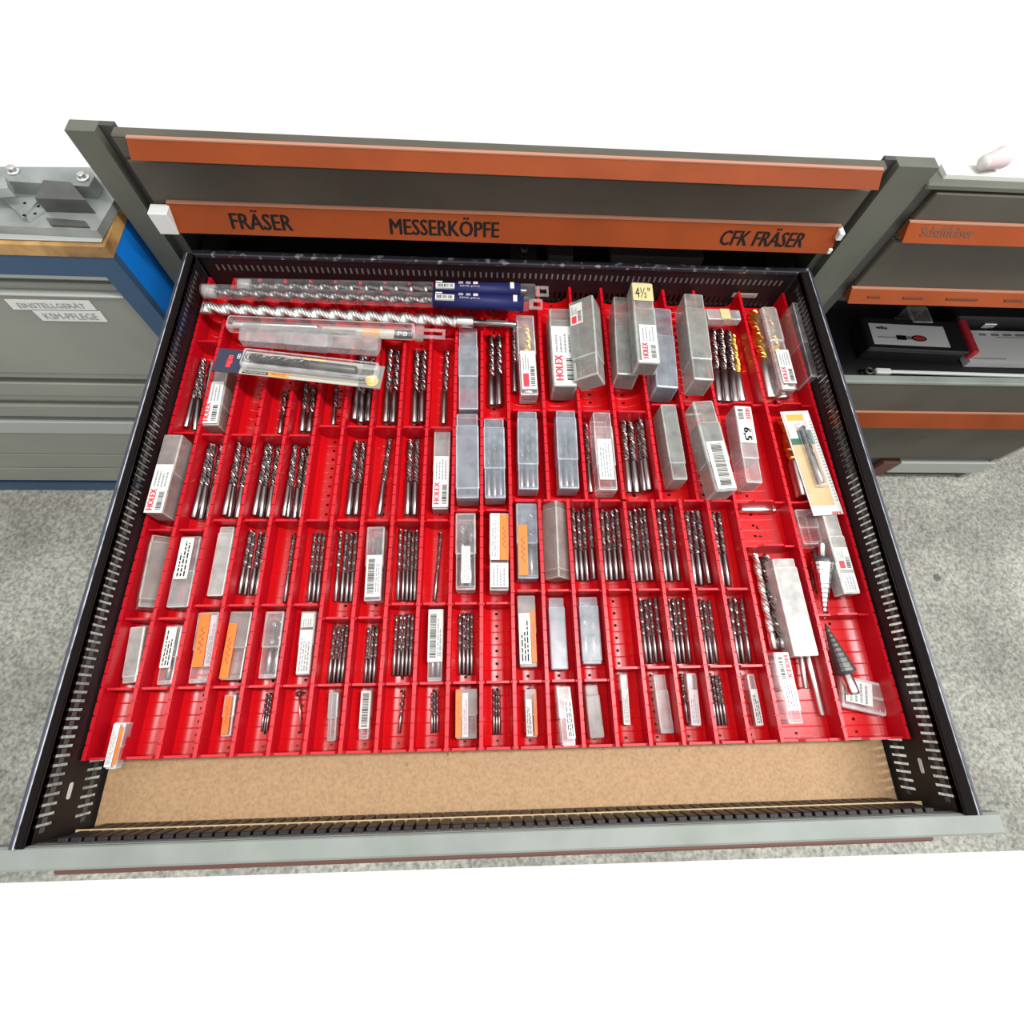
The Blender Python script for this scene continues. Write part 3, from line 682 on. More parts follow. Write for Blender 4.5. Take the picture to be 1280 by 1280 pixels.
# tiny pin, front row sixth bay
t = thing('pin_gauge', 'thin bright pin with dark head, sixth bay, front row', 'pin', Matrix.Translation(P(375,890,-.068)))
Tp = Matrix.Translation(-P(375,890,-.068)); A, B = P(374,866,-.068), P(376,916,-.070)
yv = (B-A).normalized(); xv = yv.cross(Vector((0,0,1))).normalized(); zv = xv.cross(yv); TT = Tp @ Matrix.Translation(A) @ Matrix((xv,yv,zv)).transposed().to_4x4(); LL = (B-A).length
m = MB(); m.lathe([(0,.0011),(LL,.0009)], 'silver', 8); m.obj('shaft', t, TT)
m = MB(); m.lathe([(-.002,.002),(.0,.0032),(.003,.003),(.004,.0012)], 'steeldark', 12); m.obj('head', t, TT)
# small square box with label
C('small square clear case with red and white label, front right',None,1080,849,1082,890,56,'clear',labels=[('text',.08,.66,.2,.9)],ztop=-.058,h=.010,clampx=False,cham=.003)
# ------------------------------------------------------------ long packs across the back
def quadframe(p0, p1, w, z, z2=None):
    """frame with x along p0->p1 (pixels), origin p0"""
    A = P(*p0, z); B = P(*p1, z if z2 is None else z2); ax = B-A; L = ax.length; xv = ax.normalized(); yv = Vector((0,0,1)).cross(xv).normalized(); zv = xv.cross(yv)
    return Matrix.Translation(A) @ Matrix((xv, yv, zv)).transposed().to_4x4(), L
YT = Matrix.Rotation(-math.pi/2, 4, 'Z')   # lathe/drill y axis -> +x
def masonry(parent_T, L, r, name, label, group, frac0, pitch, kf='silver', **kw):
    """masonry drill along +x of frame; spiral ridge body, neck and slotted shank"""
    t = thing(name, label, 'drill bit', parent_T, group)
    Lf = L*frac0; N = 14; steps = int(Lf/pitch*18); vs = []; fs = []
    for j in range(steps+1):
        x = Lf*j/steps; tw = 2*math.pi*x/pitch
        for i in range(N):
            a = 2*math.pi*i/N; rr = r*(.66+.34*abs(math.cos(a))**1.5)
            if j == 0: rr *= .8
            vs.append((x, rr*math.cos(a+tw), rr*math.sin(a+tw)))
    for j in range(steps):
        for i in range(N): fs.append((j*N+i, j*N+(i+1)%N, (j+1)*N+(i+1)%N, (j+1)*N+i))
    fs += [list(range(N)), list(range(steps*N, steps*N+N))]
    m = MB(); m.add(vs, fs, kf, False); m.obj('spiral_body', t)
    m = MB(); m.lathe([(Lf,r*.8),(Lf+.002,r*.95),(Lf+L*.055,r*.95),(Lf+L*.06,r*.6)], 'silver', 16, axis='X'); m.obj('collar', t)
    m = MB(); m.lathe([(Lf+L*.06,r*.55),(L*.995,r*.55),(L,r*.4)], 'shank', 14, axis='X'); m.box(Lf+L*.1,L*.97,-r*.2,r*.2,r*.45,r*.62,'silver'); m.obj('slotted_shank', t)
    m = MB(); m.box(-.004,.006,-r*.98,r*.98,-r*.2,r*.2,'steel'); m.obj('carbide_tip', t)
    return t
# bare masonry drill
T, L = quadframe((256,385),(646,406),0,-.022,-.024); masonry(T, L, .0090, 'masonry_drill', 'bare bright masonry drill across the back of the tray', 'long masonry drills across the back', .80, .052)
# two tubes with drills
for (p0, p1, z, lab, u0, u1) in (((256,364),(660,380),-.012,'long drill in clear tube with navy barcode sleeve, front of two',.70,.985),((300,357),(668,364),-.014,'long drill in clear tube hidden behind the navy-sleeved one',.65,.95)):
    T, L = quadframe(p0, p1, 0, z)
    masonry(T @ Matrix.Translation((.006,0,0)), L*.96, .0062, 'masonry_drill', 'masonry drill inside the '+lab.replace('long drill in ',''), 'long masonry drills across the back', .82, .044, 'hss')
    t = thing('packing_tube', lab.replace('long drill in clear tube','clear packing tube'), 'packaging', T, 'clear tubes across the back')
    m = MB(); m.lathe([(-.004,.004),(-.002,.0105),(L,.0105),(L+.002,.008)], 'film', 20, axis='X'); m.obj('tube', t)
    m = MB(); m.lathe([(-.002,.005),(0,.0095),(.016,.0095),(.017,.004)], 'milky', 16, axis='X'); m.obj('end_cap', t)
    m = MB(); m.lathe([(L*u0,.0108),(L*u0,.0112),(L*u1,.0112),(L*u1,.0108)], 'inkblue', 20, axis='X'); w_ = m.obj('paper_sleeve', t); w_['label'] = 'navy blue printed paper sleeve'
    p = MB()
    p.box(L*u0+.004,L*u0+.032,-.0078,.001,.0085,.0116,'paper')
    barcode(p, L*u0+.006, L*u0+.030, -.0065, -.0005, .0118, along='x', n=14)
    p.box(L*u0+.004,L*u0+.014,.0035,.0055,.0102,.0112,'paper')
    for q in range(3): p.box(L*u0+.038+q*.011, L*u0+.045+q*.011, .0005, .005, .0100, .0116, 'paperpink' if q == 2 else 'inkgrey')
    put_text(p, 'SDS-plus', Matrix.Translation((L*u0+.040,-.0055,.0113)), .030, .0038, 'paperpink', 0, 0)
    p.box(L*u1-.016,L*u1-.010,-.006,.0055,.0095,.0113,'white')
    p.obj('print', w_)
    # hanger tab with euro hole
    m = MB(); a, b = L+.002, L+.022
    m.box(a,a+.006,-.010,.010,-.0008,.0008,'clear'); m.box(b-.003,b,-.010,.010,-.0008,.0008,'clear'); m.box(a+.006,b-.003,-.010,-.0045,-.0008,.0008,'clear'); m.box(a+.006,b-.003,.0045,.010,-.0008,.0008,'clear')
    m.obj('hanger_tab', t)
# clear case with yellow printed insert and hanger
T, L = quadframe((282,400),(556,412),0,-.016)
t = thing('drill_packet', 'clear packet with yellow printed strip and hanging tab at back', 'packaging', T)
m = MB(); m.cbox(0,L*.86,-.011,.011,-.016,0,'film',.004); m.obj('case_body', t)
m = MB(); m.box(L*.42,L*.84,-.010,.008,-.0146,-.0138,'cream'); pi = m.obj('printed_insert', t); pi['label'] = 'pale yellow printed insert'
p = MB(); p.box(L*.43,L*.58,-.006,.003,-.0136,-.0130,'steeldark'); put_text(p,'12 000/min',Matrix.Translation((L*.44,-.004,-.0128)),L*.12,.004,'paper',0,0)
p.box(L*.61,L*.69,-.008,.006,-.0136,-.0130,'inkorange'); p.box(L*.76,L*.84,-.009,.007,-.0136,-.0130,'steeldark')
put_text(p,'P8',Matrix.Translation((L*.775,-.004,-.0128)),L*.045,.008,'paper',0,0); p.obj('print', pi)
m = MB(); m.lathe([(.004,.003),(.01,.005),(L*.4,.005),(L*.41,.004)], 'silver', 10, axis='X', T=Matrix.Translation((0,0,-.008))); m.obj('drill_inside', t)
m = MB(); a, b = L*.86, L
m.box(a,a+.012,-.013,.013,-.012,-.008,'clear'); m.box(b-.004,b,-.009,.009,-.011,-.0095,'clear'); m.box(a+.012,b-.004,-.009,-.003,-.011,-.0095,'clear'); m.box(a+.012,b-.004,.004,.009,-.011,-.0095,'clear'); m.obj('hanger_tab', t)
# frosted hexagonal case
T, L = quadframe((303,418),(474,431),0,-.018)
t = thing('drill_case', 'six-sided frosted pinkish case lying crosswise above the blister card', 'box', T, 'clear plastic drill cases in the tray')
def hexcase(m, x0, x1, r, k):
    n = 6; prof = [(x0,r*.82),(x0+.003,r),(x1-.003,r),(x1,r*.82)]; vs = []; fs = []
    for x, rr in prof:
        for i in range(n): a = math.pi/6+2*math.pi*i/n; vs.append((x, rr*math.cos(a)*1.15, rr*math.sin(a)*.8))
    for j in range(3):
        for i in range(n): fs.append((j*n+i, j*n+(i+1)%n, (j+1)*n+(i+1)%n, (j+1)*n+i))
    fs += [list(range(n)), list(range(3*n,4*n))]; m.add(vs, fs, k)
m = MB(); hexcase(m, 0, L, .0158, 'frost'); m.obj('case_body', t)
m = MB(); hexcase(m, L*.32, L*.64, .0166, 'frost'); m.obj('case_sleeve', t)
# blister card with big wood drill
T, L = quadframe((270,449),(478,472),0,-.004)
t = thing('blister_card', 'carded wood drill with navy hanging end, lying crosswise over bays', 'packaging', T)
hw = .0185
m = MB(); m.box(0,L,-hw,hw,-.001,0,'cream'); m.box(.036,L-.03,-hw*.55,hw*.70,0,.0002,'greycard'); m.box(L-.03,L,-hw,hw,0,.0002,'greycard'); m.box(.0,.036,-hw-.0002,hw+.0002,-.0012,.0004,'navy'); bc = m.obj('backing_card', t)
p = MB()
def rbar(x0,x1,y0,y1,z0,z1,k): p.box(x0,x1,y0,y1,z0,z1,k)
rbar(.016,.022,-.011,.009,.0005,.0008,'inkred'); p.lathe([(0,.0045),(.0006,.0045)],'inkred',14,T=Matrix.Translation((.019,-.002,.0003)) @ Matrix.Rotation(math.pi/2,4,'X'))
put_text(p,'8',Matrix.Translation((.027,.004,.0007)),.0045,.009,'paper',0,0)
p.lathe([(0,.0062),(.0007,.0062)],'paper',18,axis='Z',T=Matrix.Translation((.042,.009,.0003))); p.lathe([(0,.0048),(.0009,.0048)],'navy',18,axis='Z',T=Matrix.Translation((.042,.009,.0003)))
put_text(p,'f',Matrix.Translation((.0405,.0055,.0014)),.003,.007,'paper',.01,0)
rbar(.04,.075,-.0172,-.013,.0003,.0007,'ink'); put_text(p,'PROFESSIONAL',Matrix.Translation((.040,-.0165,.0008)),.034,.003,'paper',0,0)
rbar(.075,.103,-.0176,-.0115,.0003,.0007,'inkorange'); put_text(p,'WOOD',Matrix.Translation((.079,-.0166,.0009)),.02,.004,'ink',0,0)
rbar(.115,.145,.012,.0175,.0003,.0007,'yellow')
p.lathe([(0,.0090),(.0007,.0090)],'yellow',24,axis='Z',T=Matrix.Translation((L-.013,-.007,.0002)))
p.obj('print', bc)
m = MB(); m.cbox(.040,L-.004,-.014,.0145,.0002,.0150,'film',.004); m.obj('blister', t)
dA = T @ Vector((.046,.004,.0075)); dB = T @ Vector((L-.034,.001,.0075))
drill_at(dA, dB, .0125, 'big dark wood drill packed in the blister card', None, 'blackoxide', 'steeldark', .58, 'wood_drill', 0.6)
# carded drill on right: tan card with green band
A, B = P(992.5,514,-.034), P(1036,643.5,-.034)
T, L = quadframe((1036,643.5),(992.5,514),0,-.034)
t = thing('carded_drill', 'narrow tan card with green band holding a dark twist drill', 'packaging', T)
hw = (P(1010,514,-.034)-P(975,514,-.034)).length/2
m = MB(); m.box(0,L,-hw,hw,-.0012,0,'white'); bc = m.obj('backing_card', t)
m = MB(); m.box(.014,L-.003,-hw+.008,hw-.002,0,.0006,'card'); m.box(L*.66,L*.80,-hw+.0065,hw-.002,.0006,.001,'inkgreen'); m.box(L*.72,L*.80,hw*.35,hw-.002,.001,.0013,'paper')
m.box(L*.80,L-.003,-hw+.008,hw-.002,.0006,.0009,'paperpink'); m.box(L*.9,L-.006,-hw+.012,hw-.006,.0009,.0012,'inkorange')
put_text(m,'HSS',Matrix.Translation((.004,-hw+.004,.001)) @ Matrix.Rotation(math.pi/2,4,'Z'),.012,.004,'inkred',.01,0)
for i in range(26): m.box(.02+i*.005,.021+i*.005,-hw+.0015,-hw+.0045,.0002,.0007,'inkgrey')
m.obj('printed_face', t)
m = MB(); m.cbox(L*.24,L*.86,-.0075,.0065,.001,.011,'film',.003); m.obj('blister', t)
drill_at(T @ Vector((L*.83,-.0005,.006)), T @ Vector((L*.27,-.0005,.006)), .0068, 'dark twist drill mounted on the tan card with green band', None, 'blackoxide', 'shank', .55, 'twist_drill', 1.0)
# metal shavings on the board
for i, (x, y) in enumerate(((511,957),(562,944),(580,943),(622,941),(756,937),(778,936),(852,939),(876,938))):
    A = P(x, y, ZB+.0012); m = MB(); r = random.Random(i); pts = []
    for j in range(9):
        a = j*.9; pts.append(Vector((r.uniform(.001,.0022)*math.cos(a)+j*.0006, r.uniform(.001,.002)*math.sin(a), .0002+.0006*math.sin(a*1.3)**2)))
    wv = Vector((0,0,.0009)); vs = []
    for q in pts: vs += [q, q+wv+Vector((.0003,.0003,0))]
    m.add([v[:] for v in vs], [(2*j,2*j+1,2*j+3,2*j+2) for j in range(8)], 'silver', True)
    tag(m.obj('metal_shaving', T=Matrix.Translation(A) @ Matrix.Rotation(r.uniform(0,3), 4, 'Z')), f'curled metal shaving on the board, {ORD[i-1]} from left along the tray edge' if i else 'lone curved metal shaving in the open middle of the board', 'shaving', 'metal shavings by the tray' if i else None)

# ------------------------------------------------------------ main cabinet
CY = .76; ZTOP = .1632; CD = .93
cab = thing('drawer_cabinet', 'dark grey tool cabinet with orange lettered drawer strips', 'cabinet', Matrix.Translation((0,CY,FZ)))
CI = Matrix.Translation((0,-CY,-FZ))
def cpart(m, name, parent=None, label=None):
    o = m.obj(name, parent or cab, CI if parent is None or parent in (cab, rcab) else None)
    if label: o['label'] = label
    return o
rcab = None
XLi, XLo, XRi, XRo = -.5015, -.536, .503, .570
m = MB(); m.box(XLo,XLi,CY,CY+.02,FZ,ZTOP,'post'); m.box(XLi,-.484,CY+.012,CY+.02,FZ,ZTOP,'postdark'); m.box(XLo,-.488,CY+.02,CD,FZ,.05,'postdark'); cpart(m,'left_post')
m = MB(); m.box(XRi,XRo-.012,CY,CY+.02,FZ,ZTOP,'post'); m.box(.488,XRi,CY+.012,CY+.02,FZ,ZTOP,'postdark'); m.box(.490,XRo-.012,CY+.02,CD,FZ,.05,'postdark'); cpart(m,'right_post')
m = MB(); m.box(XLi,XRi,CD-.01,CD,FZ,.05,'blackdeep'); cpart(m,'back_panel')
def drawer_front(parent, inv, x0, x1, zt, zs, zb, key, yf=CY-.004, lip=True, inset=.02):
    """grey front from zt down, orange strip upper edge at zs, lower end zb"""
    m = MB(); m.cbox(x0,x1,yf,yf+.016,zs-.004,zt,'panel',.002)
    if lip: m.cbox(x0,x1,yf,yf+.016,zb-.012,zs-.002,'panel',.002)
    f = m.obj('drawer_front', parent, inv)
    # slanted strip
    a, b = x0+inset, x1-inset*.4; yt, yb = yf-.004, yf-.020
    m = MB(); m.add([(a,yf,zs),(b,yf,zs),(a,yt,zs),(b,yt,zs),(a,yb,zb),(b,yb,zb),(a,yf,zb),(b,yf,zb)], [(0,1,3,2),(2,3,5,4),(4,5,7,6),(0,2,4,6),(1,3,5,7),(0,1,7,6)], 'orange')
    st = m.obj('label_strip', f); st['label'] = 'orange label strip'
    m = MB(); m.box(a,b,yt-.0012,yf,zs-.0006,zs+.0012,'orangeedge'); m.obj('strip_edge', f)
    return f, (yt, yb)
fs_front, (yt, yb) = drawer_front(cab, CI, -.484, .487, .133, .080, .047, 'a')
def strip_text(parent, s, x0, x1, zs, zb, yt, yb, f0=.2, f1=.8, k='ink', shear=0):
    n = Vector((0, yb-yt, zb-zs)); up = -n
    m = MB(); vs, fs, W, H = textmesh(s, .012)
    o = Vector((x0, yb, zb))+up*f0; u = Vector((1,0,0)); v = up*(f1-f0); nn = u.cross(v).normalized()
    for q in (0, .0008, .0015):
        m.add([tuple(o+u*((a[0]/W+shear*a[1]/H)*(x1-x0)+q)+v*(a[1]/H)+nn*(.0006+q*.02)) for a in vs], fs, k)
    return m.obj('lettering', parent)
def xat(px, py, y=CY-.014): return PY(px, py, y).x
fr = fs_front
for s, p0, p1, sh in (('FRÄSER', (286,270), (362,271), 0), ('MESSERKÖPFE', (487,280), (623,282), 0), ('CFK FRÄSER', (901,291), (1006,294), .03)):
    strip_text(fr, s, xat(*p0), xat(*p1), .080, .047, yt, yb, .20, .86 if 'Ä' in s or 'Ö' in s else .75, shear=sh)
m = MB(); m.cbox(-.487,-.462,yb-.002,yt+.001,.045,.077,'white',.001); m.obj('end_cap', fr)['label'] = 'white plastic end cap'
m = MB(); m.cbox(.476,.484,yb+.004,yt+.003,.066,.078,'white',.001); m.cbox(.474,.480,yb,yt,.046,.054,'white',.001); m.obj('end_cap', fr)['label'] = 'white plastic end cap'
drawer_front(cab, CI, -.484, .487, .1632, .1625, .147, 'b')
for z in (-.10, -.23, -.36, -.49, -.62): 
    if z < -.12: drawer_front(cab, CI, -.484, .487, z, z-.06, z-.095, 'c')
m = MB(); m.box(-.484,.487,CY+.02,CD-.01,-.115,-.10,'blackdeep'); cpart(m,'inner_shelf')
m = MB(); m.box(-.484,.487,CY+.012,CD-.01,.030,.036,'blackdeep'); cpart(m,'drawer_underside')
for i, (xa, xb, yy, h, lab) in enumerate(((.01,.055,.84,.020,'dim grey holder block nearest the left in the dark opening'),(.075,.12,.85,.026,'dim grey holder block in the middle of the dark opening'),(.19,.36,.86,.022,'long dim grey holder block at right of the dark opening'))):
    m = MB(); m.cbox(xa,xb,yy,yy+.05,-.0995,-.0995+h,'panel',.002); o = tag(m.obj('cutter_holder'), lab, 'tool holder', 'cutter holders in the dark opening')
    h_ = MB(); h_.lathe([(0,.008),(.01,.008),(.011,.006)],'steeldark',14,axis='Z',T=Matrix.Translation(((xa+xb)/2,yy+.025,-.0995+h))); h_.obj('cutter', o)
# runner rails and screws in the dark opening
for sx in (-1, 1):
    x = -.484 if sx < 0 else .488
    m = MB(); m.cbox(min(x,x-sx*.016),max(x,x-sx*.016),CY+.03,CD-.02,-.06,-.03,'blackdeep',.002); r_ = cpart(m,'runner_rail')
    for z in (.018, -.012):
        m = MB(); m.lathe([(0,.003),(.0015,.003)],'chrome',10,T=Matrix.Translation((x-sx*.03,CY+.05,z))); m.box(x-sx*.032,x-sx*.001,CY+.0515,CY+.0545,z-.004,z+.004,'blackdeep'); cpart(m,'screw')
# ------------------------------------------------------------ right cabinet
rcab = thing('drawer_cabinet', 'right-hand grey cabinet with half-open compartment and plain orange strips', 'cabinet', Matrix.Translation((1.02,CY,FZ)))
RI = Matrix.Translation((-1.02,-CY,-FZ))
x0, x1 = .572, 1.467
def zat(px, py, y=CY): return PY(px, py, y).z
zA = zat(1200,240)
def rp(m, name, label=None):
    o = m.obj(name, rcab, RI)
    if label: o['label'] = label
    return o
m = MB(); m.box(x1-.018,x1,CY,CY+.02,FZ,.10,'lgrey'); m.box(x1-.018,x1,CY+.02,1.0,FZ,-.08,'lgrey'); rp(m,'side_panel')
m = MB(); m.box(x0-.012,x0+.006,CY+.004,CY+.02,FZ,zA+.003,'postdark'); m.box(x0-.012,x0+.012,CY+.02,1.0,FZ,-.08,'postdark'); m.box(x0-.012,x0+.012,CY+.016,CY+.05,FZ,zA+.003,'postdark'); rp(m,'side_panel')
m = MB(); m.box(x0,x1,.99,1.0,FZ,-.08,'blackdeep'); rp(m,'back_panel')
def front(zt, zs, zb, inset=.02): return drawer_front(rcab, RI, x0+.008, x1-.018, zt, zs, zb, 'r', inset=inset)
z1s, z1b = zat(1200,279,CY-.006), zat(1200,306,CY-.024)
m = MB(); m.cbox(x0-.014,x1,CY-.004,P(1240,210,zat(1200,229)).y,zA+.003,zat(1200,229),'post',.002); rp(m,'top_shelf')
f1, (yt, yb) = front(zA, z1s, z1b, inset=-.006)
strip_text(f1, 'Schaftfräser', xat(1150,290), xat(1216,292), z1s, z1b, yt, yb, .35, .85, 'faded')
z2t = z1b-.014; z2s, z2b = zat(1200,363,CY-.006), zat(1200,383,CY-.024)
f2, _ = front(z2t, z2s, z2b, inset=-.006)
for a, b in ((1080,1095),(1125,1150),(1180,1220),(1255,1278)):
    m = MB(); xa, xb = xat(a,374), xat(b,374); zc = (z2s+z2b)/2
    m.box(xa,xb,CY-.0185,CY-.0155,zc-.002,zc+.001,'faded'); m.obj('faded_print', f2)
# opening : shelf floor and contents
z3 = zat(1150,478); z3s, z3b = zat(1200,516,CY-.006), zat(1200,536,CY-.024)
f3, _ = front(z3, z3s, z3b, inset=.06)
m = MB(); m.cbox(x0+.008,x1-.018,CY-.006,CY+.012,z3-.002,z3+.008,'ledge',.002); m.obj('front_lip', f3)['label'] = 'pale lip along the top of the front'
ZS = z3-.028
m = MB(); m.box(x0+.006,x1-.018,CY+.012,.99,ZS-.006,ZS,'blackdeep'); rp(m,'compartment_floor')
m = MB(); m.box(x0+.006,x1-.018,CY+.012,.99,z2b-.03,z2b-.024,'blackdeep'); rp(m,'drawer_underside')
z4 = z3b-.016; z4b = zat(1200,572)
m = MB(); m.cbox(x0+.008,x1-.018,CY-.004,CY+.012,z4b,z4,'panel',.002); rp(m,'lower_front')
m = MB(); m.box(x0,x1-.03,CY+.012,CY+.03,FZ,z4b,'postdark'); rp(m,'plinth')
xa, xb = PY(1118,582,CY).x, PY(1235,582,CY).x
m = MB(); m.cbox(xa,xb,CY-.006,CY+.012,zat(1180,589),zat(1180,577),'lgrey2',.002); rp(m,'plinth_bar','pale bar along the plinth')
m = MB(); m.cbox(PY(1092,585,CY).x,xa,CY-.005,CY+.012,zat(1105,593),zat(1105,577),'rust',.002); rp(m,'plinth_end','rust brown end of the plinth bar')
# black case with picture of a torque screwdriver
hB = .042
A = P(1088,434,ZS+hB+.001); B = P(1212,440,ZS+hB+.001); xv = (B-A).normalized(); yv = Vector((0,0,1)).cross(xv).normalized(); T = Matrix.Translation(A-Vector((0,0,hB))) @ Matrix((xv,yv,Vector((0,0,1)))).transposed().to_4x4(); L = (B-A).length
t = thing('tool_case', 'black case with white picture label standing in the open compartment', 'case', T)
m = MB(); m.cbox(0,L,0,.085,0,hB-.008,'blackplastic',.003); m.obj('base_shell', t)
m = MB(); m.cbox(-.002,L+.002,-.002,.087,hB-.0075,hB,'blackplastic',.003); m.obj('lid', t)
m = MB(); lx0, lx1 = .012, L*.82; m.box(lx0,lx1,.010,.068,hB,hB+.0006,'paperbright'); lb = m.obj('label', t); lb['label'] = 'white label picturing a torque screwdriver'
p = MB(); z = hB+.001
put_text(p,'wiha',Matrix.Translation((lx0+.014,.052,z)),.026,.009,'ink',.01,0)
p.box(lx0+.012,lx0+.058,.0285,.0305,z,z+.0004,'inkgrey'); p.box(lx0+.056,lx0+.078,.024,.036,z,z+.0006,'ink'); p.box(lx0+.078,lx0+.094,.026,.034,z,z+.0005,'inkgrey')
p.add([(lx0+.108+.018*math.cos(a/10*math.pi), .030+.0085*math.sin(a/10*math.pi), z+.0006) for a in range(20)], [list(range(20))], 'ink')
p.add([(lx0+.108+.014*math.cos(a/10*math.pi), .030+.0055*math.sin(a/10*math.pi), z+.0009) for a in range(20)], [list(range(20))], 'inkred')
p.obj('print', lb)
# paper stack, red folder, chrome wrench, clear box, black case behind
A = P(1213,452,ZS+.02); m = MB(); m.box(A.x,x1-.03,A.y,A.y+.09,ZS+.0012,ZS+.02,'paperbright')
for i in range(7): m.box(A.x+.02+i*.03,A.x+.035+i*.032,A.y+.075,A.y+.081,ZS+.02,ZS+.0205,'inkgrey')
m.box(A.x+.01,A.x+.09,A.y+.008,A.y+.010,ZS+.02,ZS+.0205,'inkgrey'); m.box(A.x+.09,A.x+.2,A.y+.07,A.y+.0715,ZS+.02,ZS+.0205,'inkgrey')
tag(m.obj('paper_stack'), 'white printed papers beside the black picture case', 'paper')
B0 = P(1204,440,ZS+.04); m = MB(); m.cbox(A.x-.012,A.x+.002,A.y+.006,A.y+.10,ZS+.021,ZS+.046,'inkred',.002); tag(m.obj('red_folder'), 'narrow red folder edge between black case and papers', 'folder')
A = P(1086,464,ZS+.012); B = P(1278,470,ZS+.012)
t = thing('ring_spanner', 'chrome spanner lying along the front of the open compartment', 'spanner', Matrix.Translation(A))
T, _ = Matrix.Translation(Vector((0,0,0))), 0
m = MB(); LL = (B-A).length
rot = Matrix.Rotation(math.atan2(B.y-A.y, B.x-A.x), 4, 'Z')
m.cbox(.034,LL+.08,-.004,.004,-.003,.004,'spanner',.002); m.obj('handle', t, rot)
m = MB(); m.cbox(.014,.05,-.007,.007,-.004,.0055,'spanner',.002); m.obj('neck', t, rot)
m = MB(); n = 20
vs = []; fs = []
for i in range(n):
    a = 2*math.pi*i/n; c, s_ = math.cos(a), math.sin(a); vs += [(.0105*c,.0105*s_,-.004),(.0105*c,.0105*s_,.004),(.0055*c,.0055*s_,.004),(.0055*c,.0055*s_,-.004)]
for i in range(n):
    j = (i+1)%n
    for q in range(4): fs.append((4*i+q,4*i+(q+1)%4,4*j+(q+1)%4,4*j+q))
m.add(vs, fs, 'steeldark', True); m.obj('ring', t, rot)
A = P(1142,403,ZS+.045); m = MB(); m.cbox(A.x,A.x+.05,A.y,A.y+.05,ZS+.0012,ZS+.045,'clear',.004); tag(m.obj('clear_box'), 'small clear plastic box behind the black picture case', 'box')
A = P(1196,418,ZS+.03); m = MB(); A.y = .925; m.cbox(A.x,x1-.03,A.y,.985,ZS+.0012,ZS+.05,'blackplastic',.004); t = tag(m.obj('tool_case'), 'long black case with silver latch behind the papers', 'case')
m = MB(); m.cbox(A.x+.075,A.x+.105,A.y-.005,A.y+.001,ZS+.02,ZS+.036,'chrome',.001); o = m.obj('latch', t)
# items on top shelf of right cabinet
zt_ = zat(1200,229)
A = P(1180,226,zt_); m = MB(); m.box(A.x,A.x+.30,A.y+.004,A.y+.025,zt_,zt_+.006,'paper'); tag(m.obj('paper_sheet'), 'white sheet on top shelf of the right cabinet', 'paper')
A = P(1222,222,zt_+.006); t = thing('paper_cup', 'pale tipped-over cup on white sheet, upper right', 'cup', Matrix.Translation(A+Vector((0,.01,.0135))) @ Matrix.Rotation(-1.2,4,'Z'))
m = MB(); m.lathe([(0,.009),(.03,.0125),(.031,.0135),(.033,.0135),(.032,.011)],'paperpink',18); m.obj('cup_wall', t)
m = MB(); m.lathe([(-.0005,.0088),(.0005,.0088)],'paper',18); m.obj('cup_base', t)

# ------------------------------------------------------------ blue cabinet on the left
BY = .703; BX = -.551
bcab = thing('drawer_cabinet', 'blue-framed cabinet with light grey drawer fronts at left', 'cabinet', Matrix.Translation((-1.0,BY,FZ)))
BI = Matrix.Translation((1.0,-BY,-FZ))
def bp(m, name, label=None):
    o = m.obj(name, bcab, BI)
    if label: o['label'] = label
    return o
def zb_(py, px=0): return PY(px, py, BY).z
zt_ = zb_(320.5,60)
m = MB(); m.box(-1.5,BX,BY,BY+.012,zb_(344.5,60),zt_,'blue'); m.box(-.583,BX,BY,BY+.012,FZ+.06,zb_(344.5,60),'blue'); bp(m,'front_frame','grey blue front frame')
m = MB(); m.box(BX-.012,BX-.0002,BY+.012,BY+.075,FZ+.02,zt_,'bright_blue'); m.box(BX-.012,BX+.0002,BY+.077,.83,FZ+.02,zt_,'bright_blue'); bp(m,'side_panel','bright blue side panel')
m = MB(); m.box(-1.5,BX-.012,BY+.012,.83,zt_-.01,zt_,'blue'); bp(m,'top_plate')
m = MB(); m.box(-1.5,BX-.012,.82,.83,FZ,zt_-.01,'blue'); bp(m,'back_panel')
m = MB(); m.box(-1.5,-.56,BY+.004,BY+.03,FZ,zb_(606,60),'blue'); bp(m,'plinth','grey blue plinth')
def bz(pyA): return zb_(pyA, 60)
def bfront(seq, name='drawer_front'):
    """seq = [(py top, py bottom, y offset, material)] stacked horizontal profiles"""
    m = MB()
    for a, b, dy, k in seq: m.cbox(-1.5,-.585,BY+dy,BY+.03,bz(b),bz(a),k,.0015)
    return bp(m, name)
f = bfront([(345.5,352,.004,'lgrey2'),(352,362,.018,'lgrey'),(362,370,.012,'lgrey'),(370,373,.002,'lgrey2'),(373,469,.004,'lgrey')])
bfront([(470,476,.006,'lgrey'),(476,483,.020,'lgrey'),(483,498,.006,'lgrey'),(499,504,.008,'lgrey'),(504,511,.018,'lgrey'),(511,524,.006,'lgrey')])
bfront([(530,544,.004,'lgrey2'),(545.5,570,.006,'lgrey')])
bfront([(571,587,.006,'lgrey')]); bfront([(588,603,.006,'lgrey')]); 
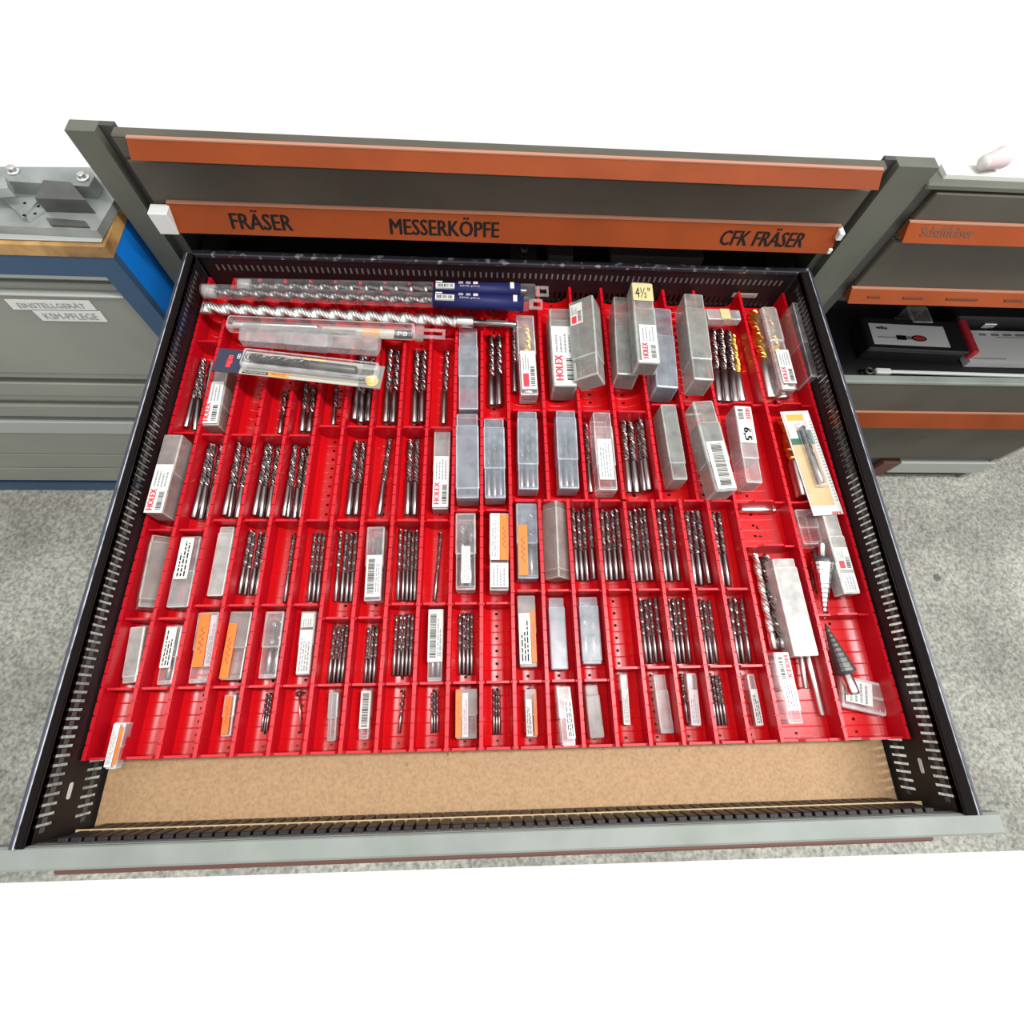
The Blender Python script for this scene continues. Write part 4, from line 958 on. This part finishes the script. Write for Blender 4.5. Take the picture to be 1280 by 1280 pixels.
# two name labels
def flabel(p, s, yy):
    c = [PY(x, y, yy) for x, y in p]   # TL, TR, BR, BL
    m = MB(); m.add([tuple(v) for v in c]+[tuple(v+Vector((0,.0008,0))) for v in c], [(0,1,2,3),(4,5,6,7),(0,1,5,4),(1,2,6,5),(2,3,7,6),(3,0,4,7)], 'paper')
    # keep inside the parent frame
    lb = m.obj('label', f); lb['label'] = 'white name label'
    q = MB(); tl, tr, br, bl = c; vs, fs, W, H = textmesh(s, .004)
    q.add([tuple((bl.lerp(br, .1+.8*v[0]/W)).lerp(tl.lerp(tr, .1+.8*v[0]/W), .2+.6*v[1]/H)+Vector((0,-.0006,0))) for v in vs], fs, 'inkgrey'); q.obj('lettering', lb)
flabel([(5,374.5),(111,376),(121,388),(17,387)], 'EINSTELLGERÄT', BY+.0028)
flabel([(40,388.5),(125,389.5),(135,402.5),(54,401)], 'KSM-PFLEGE', BY+.0028)
# wooden top board on the blue cabinet
m = MB(); m.cbox(-1.5,BX+.001,BY-.001,.835,zt_+.0004,zt_+.020,'wood',.001)
wb = tag(m.obj('wooden_worktop'), 'worn wooden board lying on the blue cabinet', 'worktop')
ZW = zt_+.0208
m = MB(); q = P(126,302,ZW+.002); m.cbox(-1.4,q.x,q.y,.837,ZW,ZW+.002,'lgrey2',.0006); tag(m.obj('sheet_metal'), 'pale metal sheet lying on the wooden board', 'sheet')
Z1 = ZW+.0024
def slab(label, name, polypx, z0, z1, k, cat='metal part', holes=(), group=None):
    pts = [P(x, y, z1) for x, y in polypx]; m = MB(); m.prism([(p.x, p.y) for p in pts], z0, z1, k)
    o = tag(m.obj(name), label, cat, group)
    for x, y, r in holes:
        q = P(x, y, z1); h = MB(); h.lathe([(-.001,r),(.0003,r)], 'ink', 12, axis='Z', T=Matrix.Translation((q.x,q.y,z1))); h.obj('bore', o)
    return o
Z2 = Z1+.012
slab('large flat machined base plate on the pale sheet','base_plate',[(-60,279),(121,288),(144,248),(118,209),(-60,208)],Z1,Z2,'steel')
slab('raised machined plate with two bolts, at the back','mounting_plate',[(-60,229),(4,226),(111,233),(118,220),(112,209),(-60,208)],Z2+.0002,Z2+.018,'steel')
slab('dark machined block in front of the bolted plate','clamp_block',[(44,248),(107,250),(88,227.5),(54,225)],Z2+.0004,Z2+.0195,'steeldark')
slab('low dark foot below the machined block','steel_wedge',[(57,272),(106,276),(111,283),(63,281)],Z2+.0002,Z2+.003,'steeldark')
slab('flat triangular bracket with two holes','angle_bracket',[(0,247),(43,246),(46,252),(28,273),(24,267)],Z2+.0002,Z2+.005,'steel',holes=((31,254,.002),(30,269,.002)))
slab('small bar with two holes beside triangular bracket','drilled_bar',[(27,265),(46,254.5),(56,262),(35,276)],Z2+.0002,Z2+.003,'steel',holes=((48,258,.002),(44,267,.002)))
slab('upright grey block at far left edge','steel_block',[(-30,222),(6,221),(10,235),(-30,238)],Z2+.0184,Z2+.03,'steel')
for i, (x, y) in enumerate(((17,214),(104,222))):
    q = P(x, y, Z2+.0185); t = thing('hex_bolt', ('left','right')[i]+' bright bolt in the raised plate', 'bolt', Matrix.Translation((q.x,q.y,Z2+.0184)), 'plate bolts')
    m = MB(); m.lathe([(0,.0078),(.0012,.0078)], 'chrome', 20, axis='Z'); m.obj('washer', t)
    m = MB(); m.lathe([(.0013,.0052),(.006,.0052),(.0066,.0044)], 'silver', 6, axis='Z'); m.obj('bolt_head', t)

# the pulled-out drawer is a part of the main cabinet
bpy.context.view_layer.update()
dr.parent = cab; dr.matrix_parent_inverse = cab.matrix_world.inverted(); dr.name = 'drawer'
del dr['category']
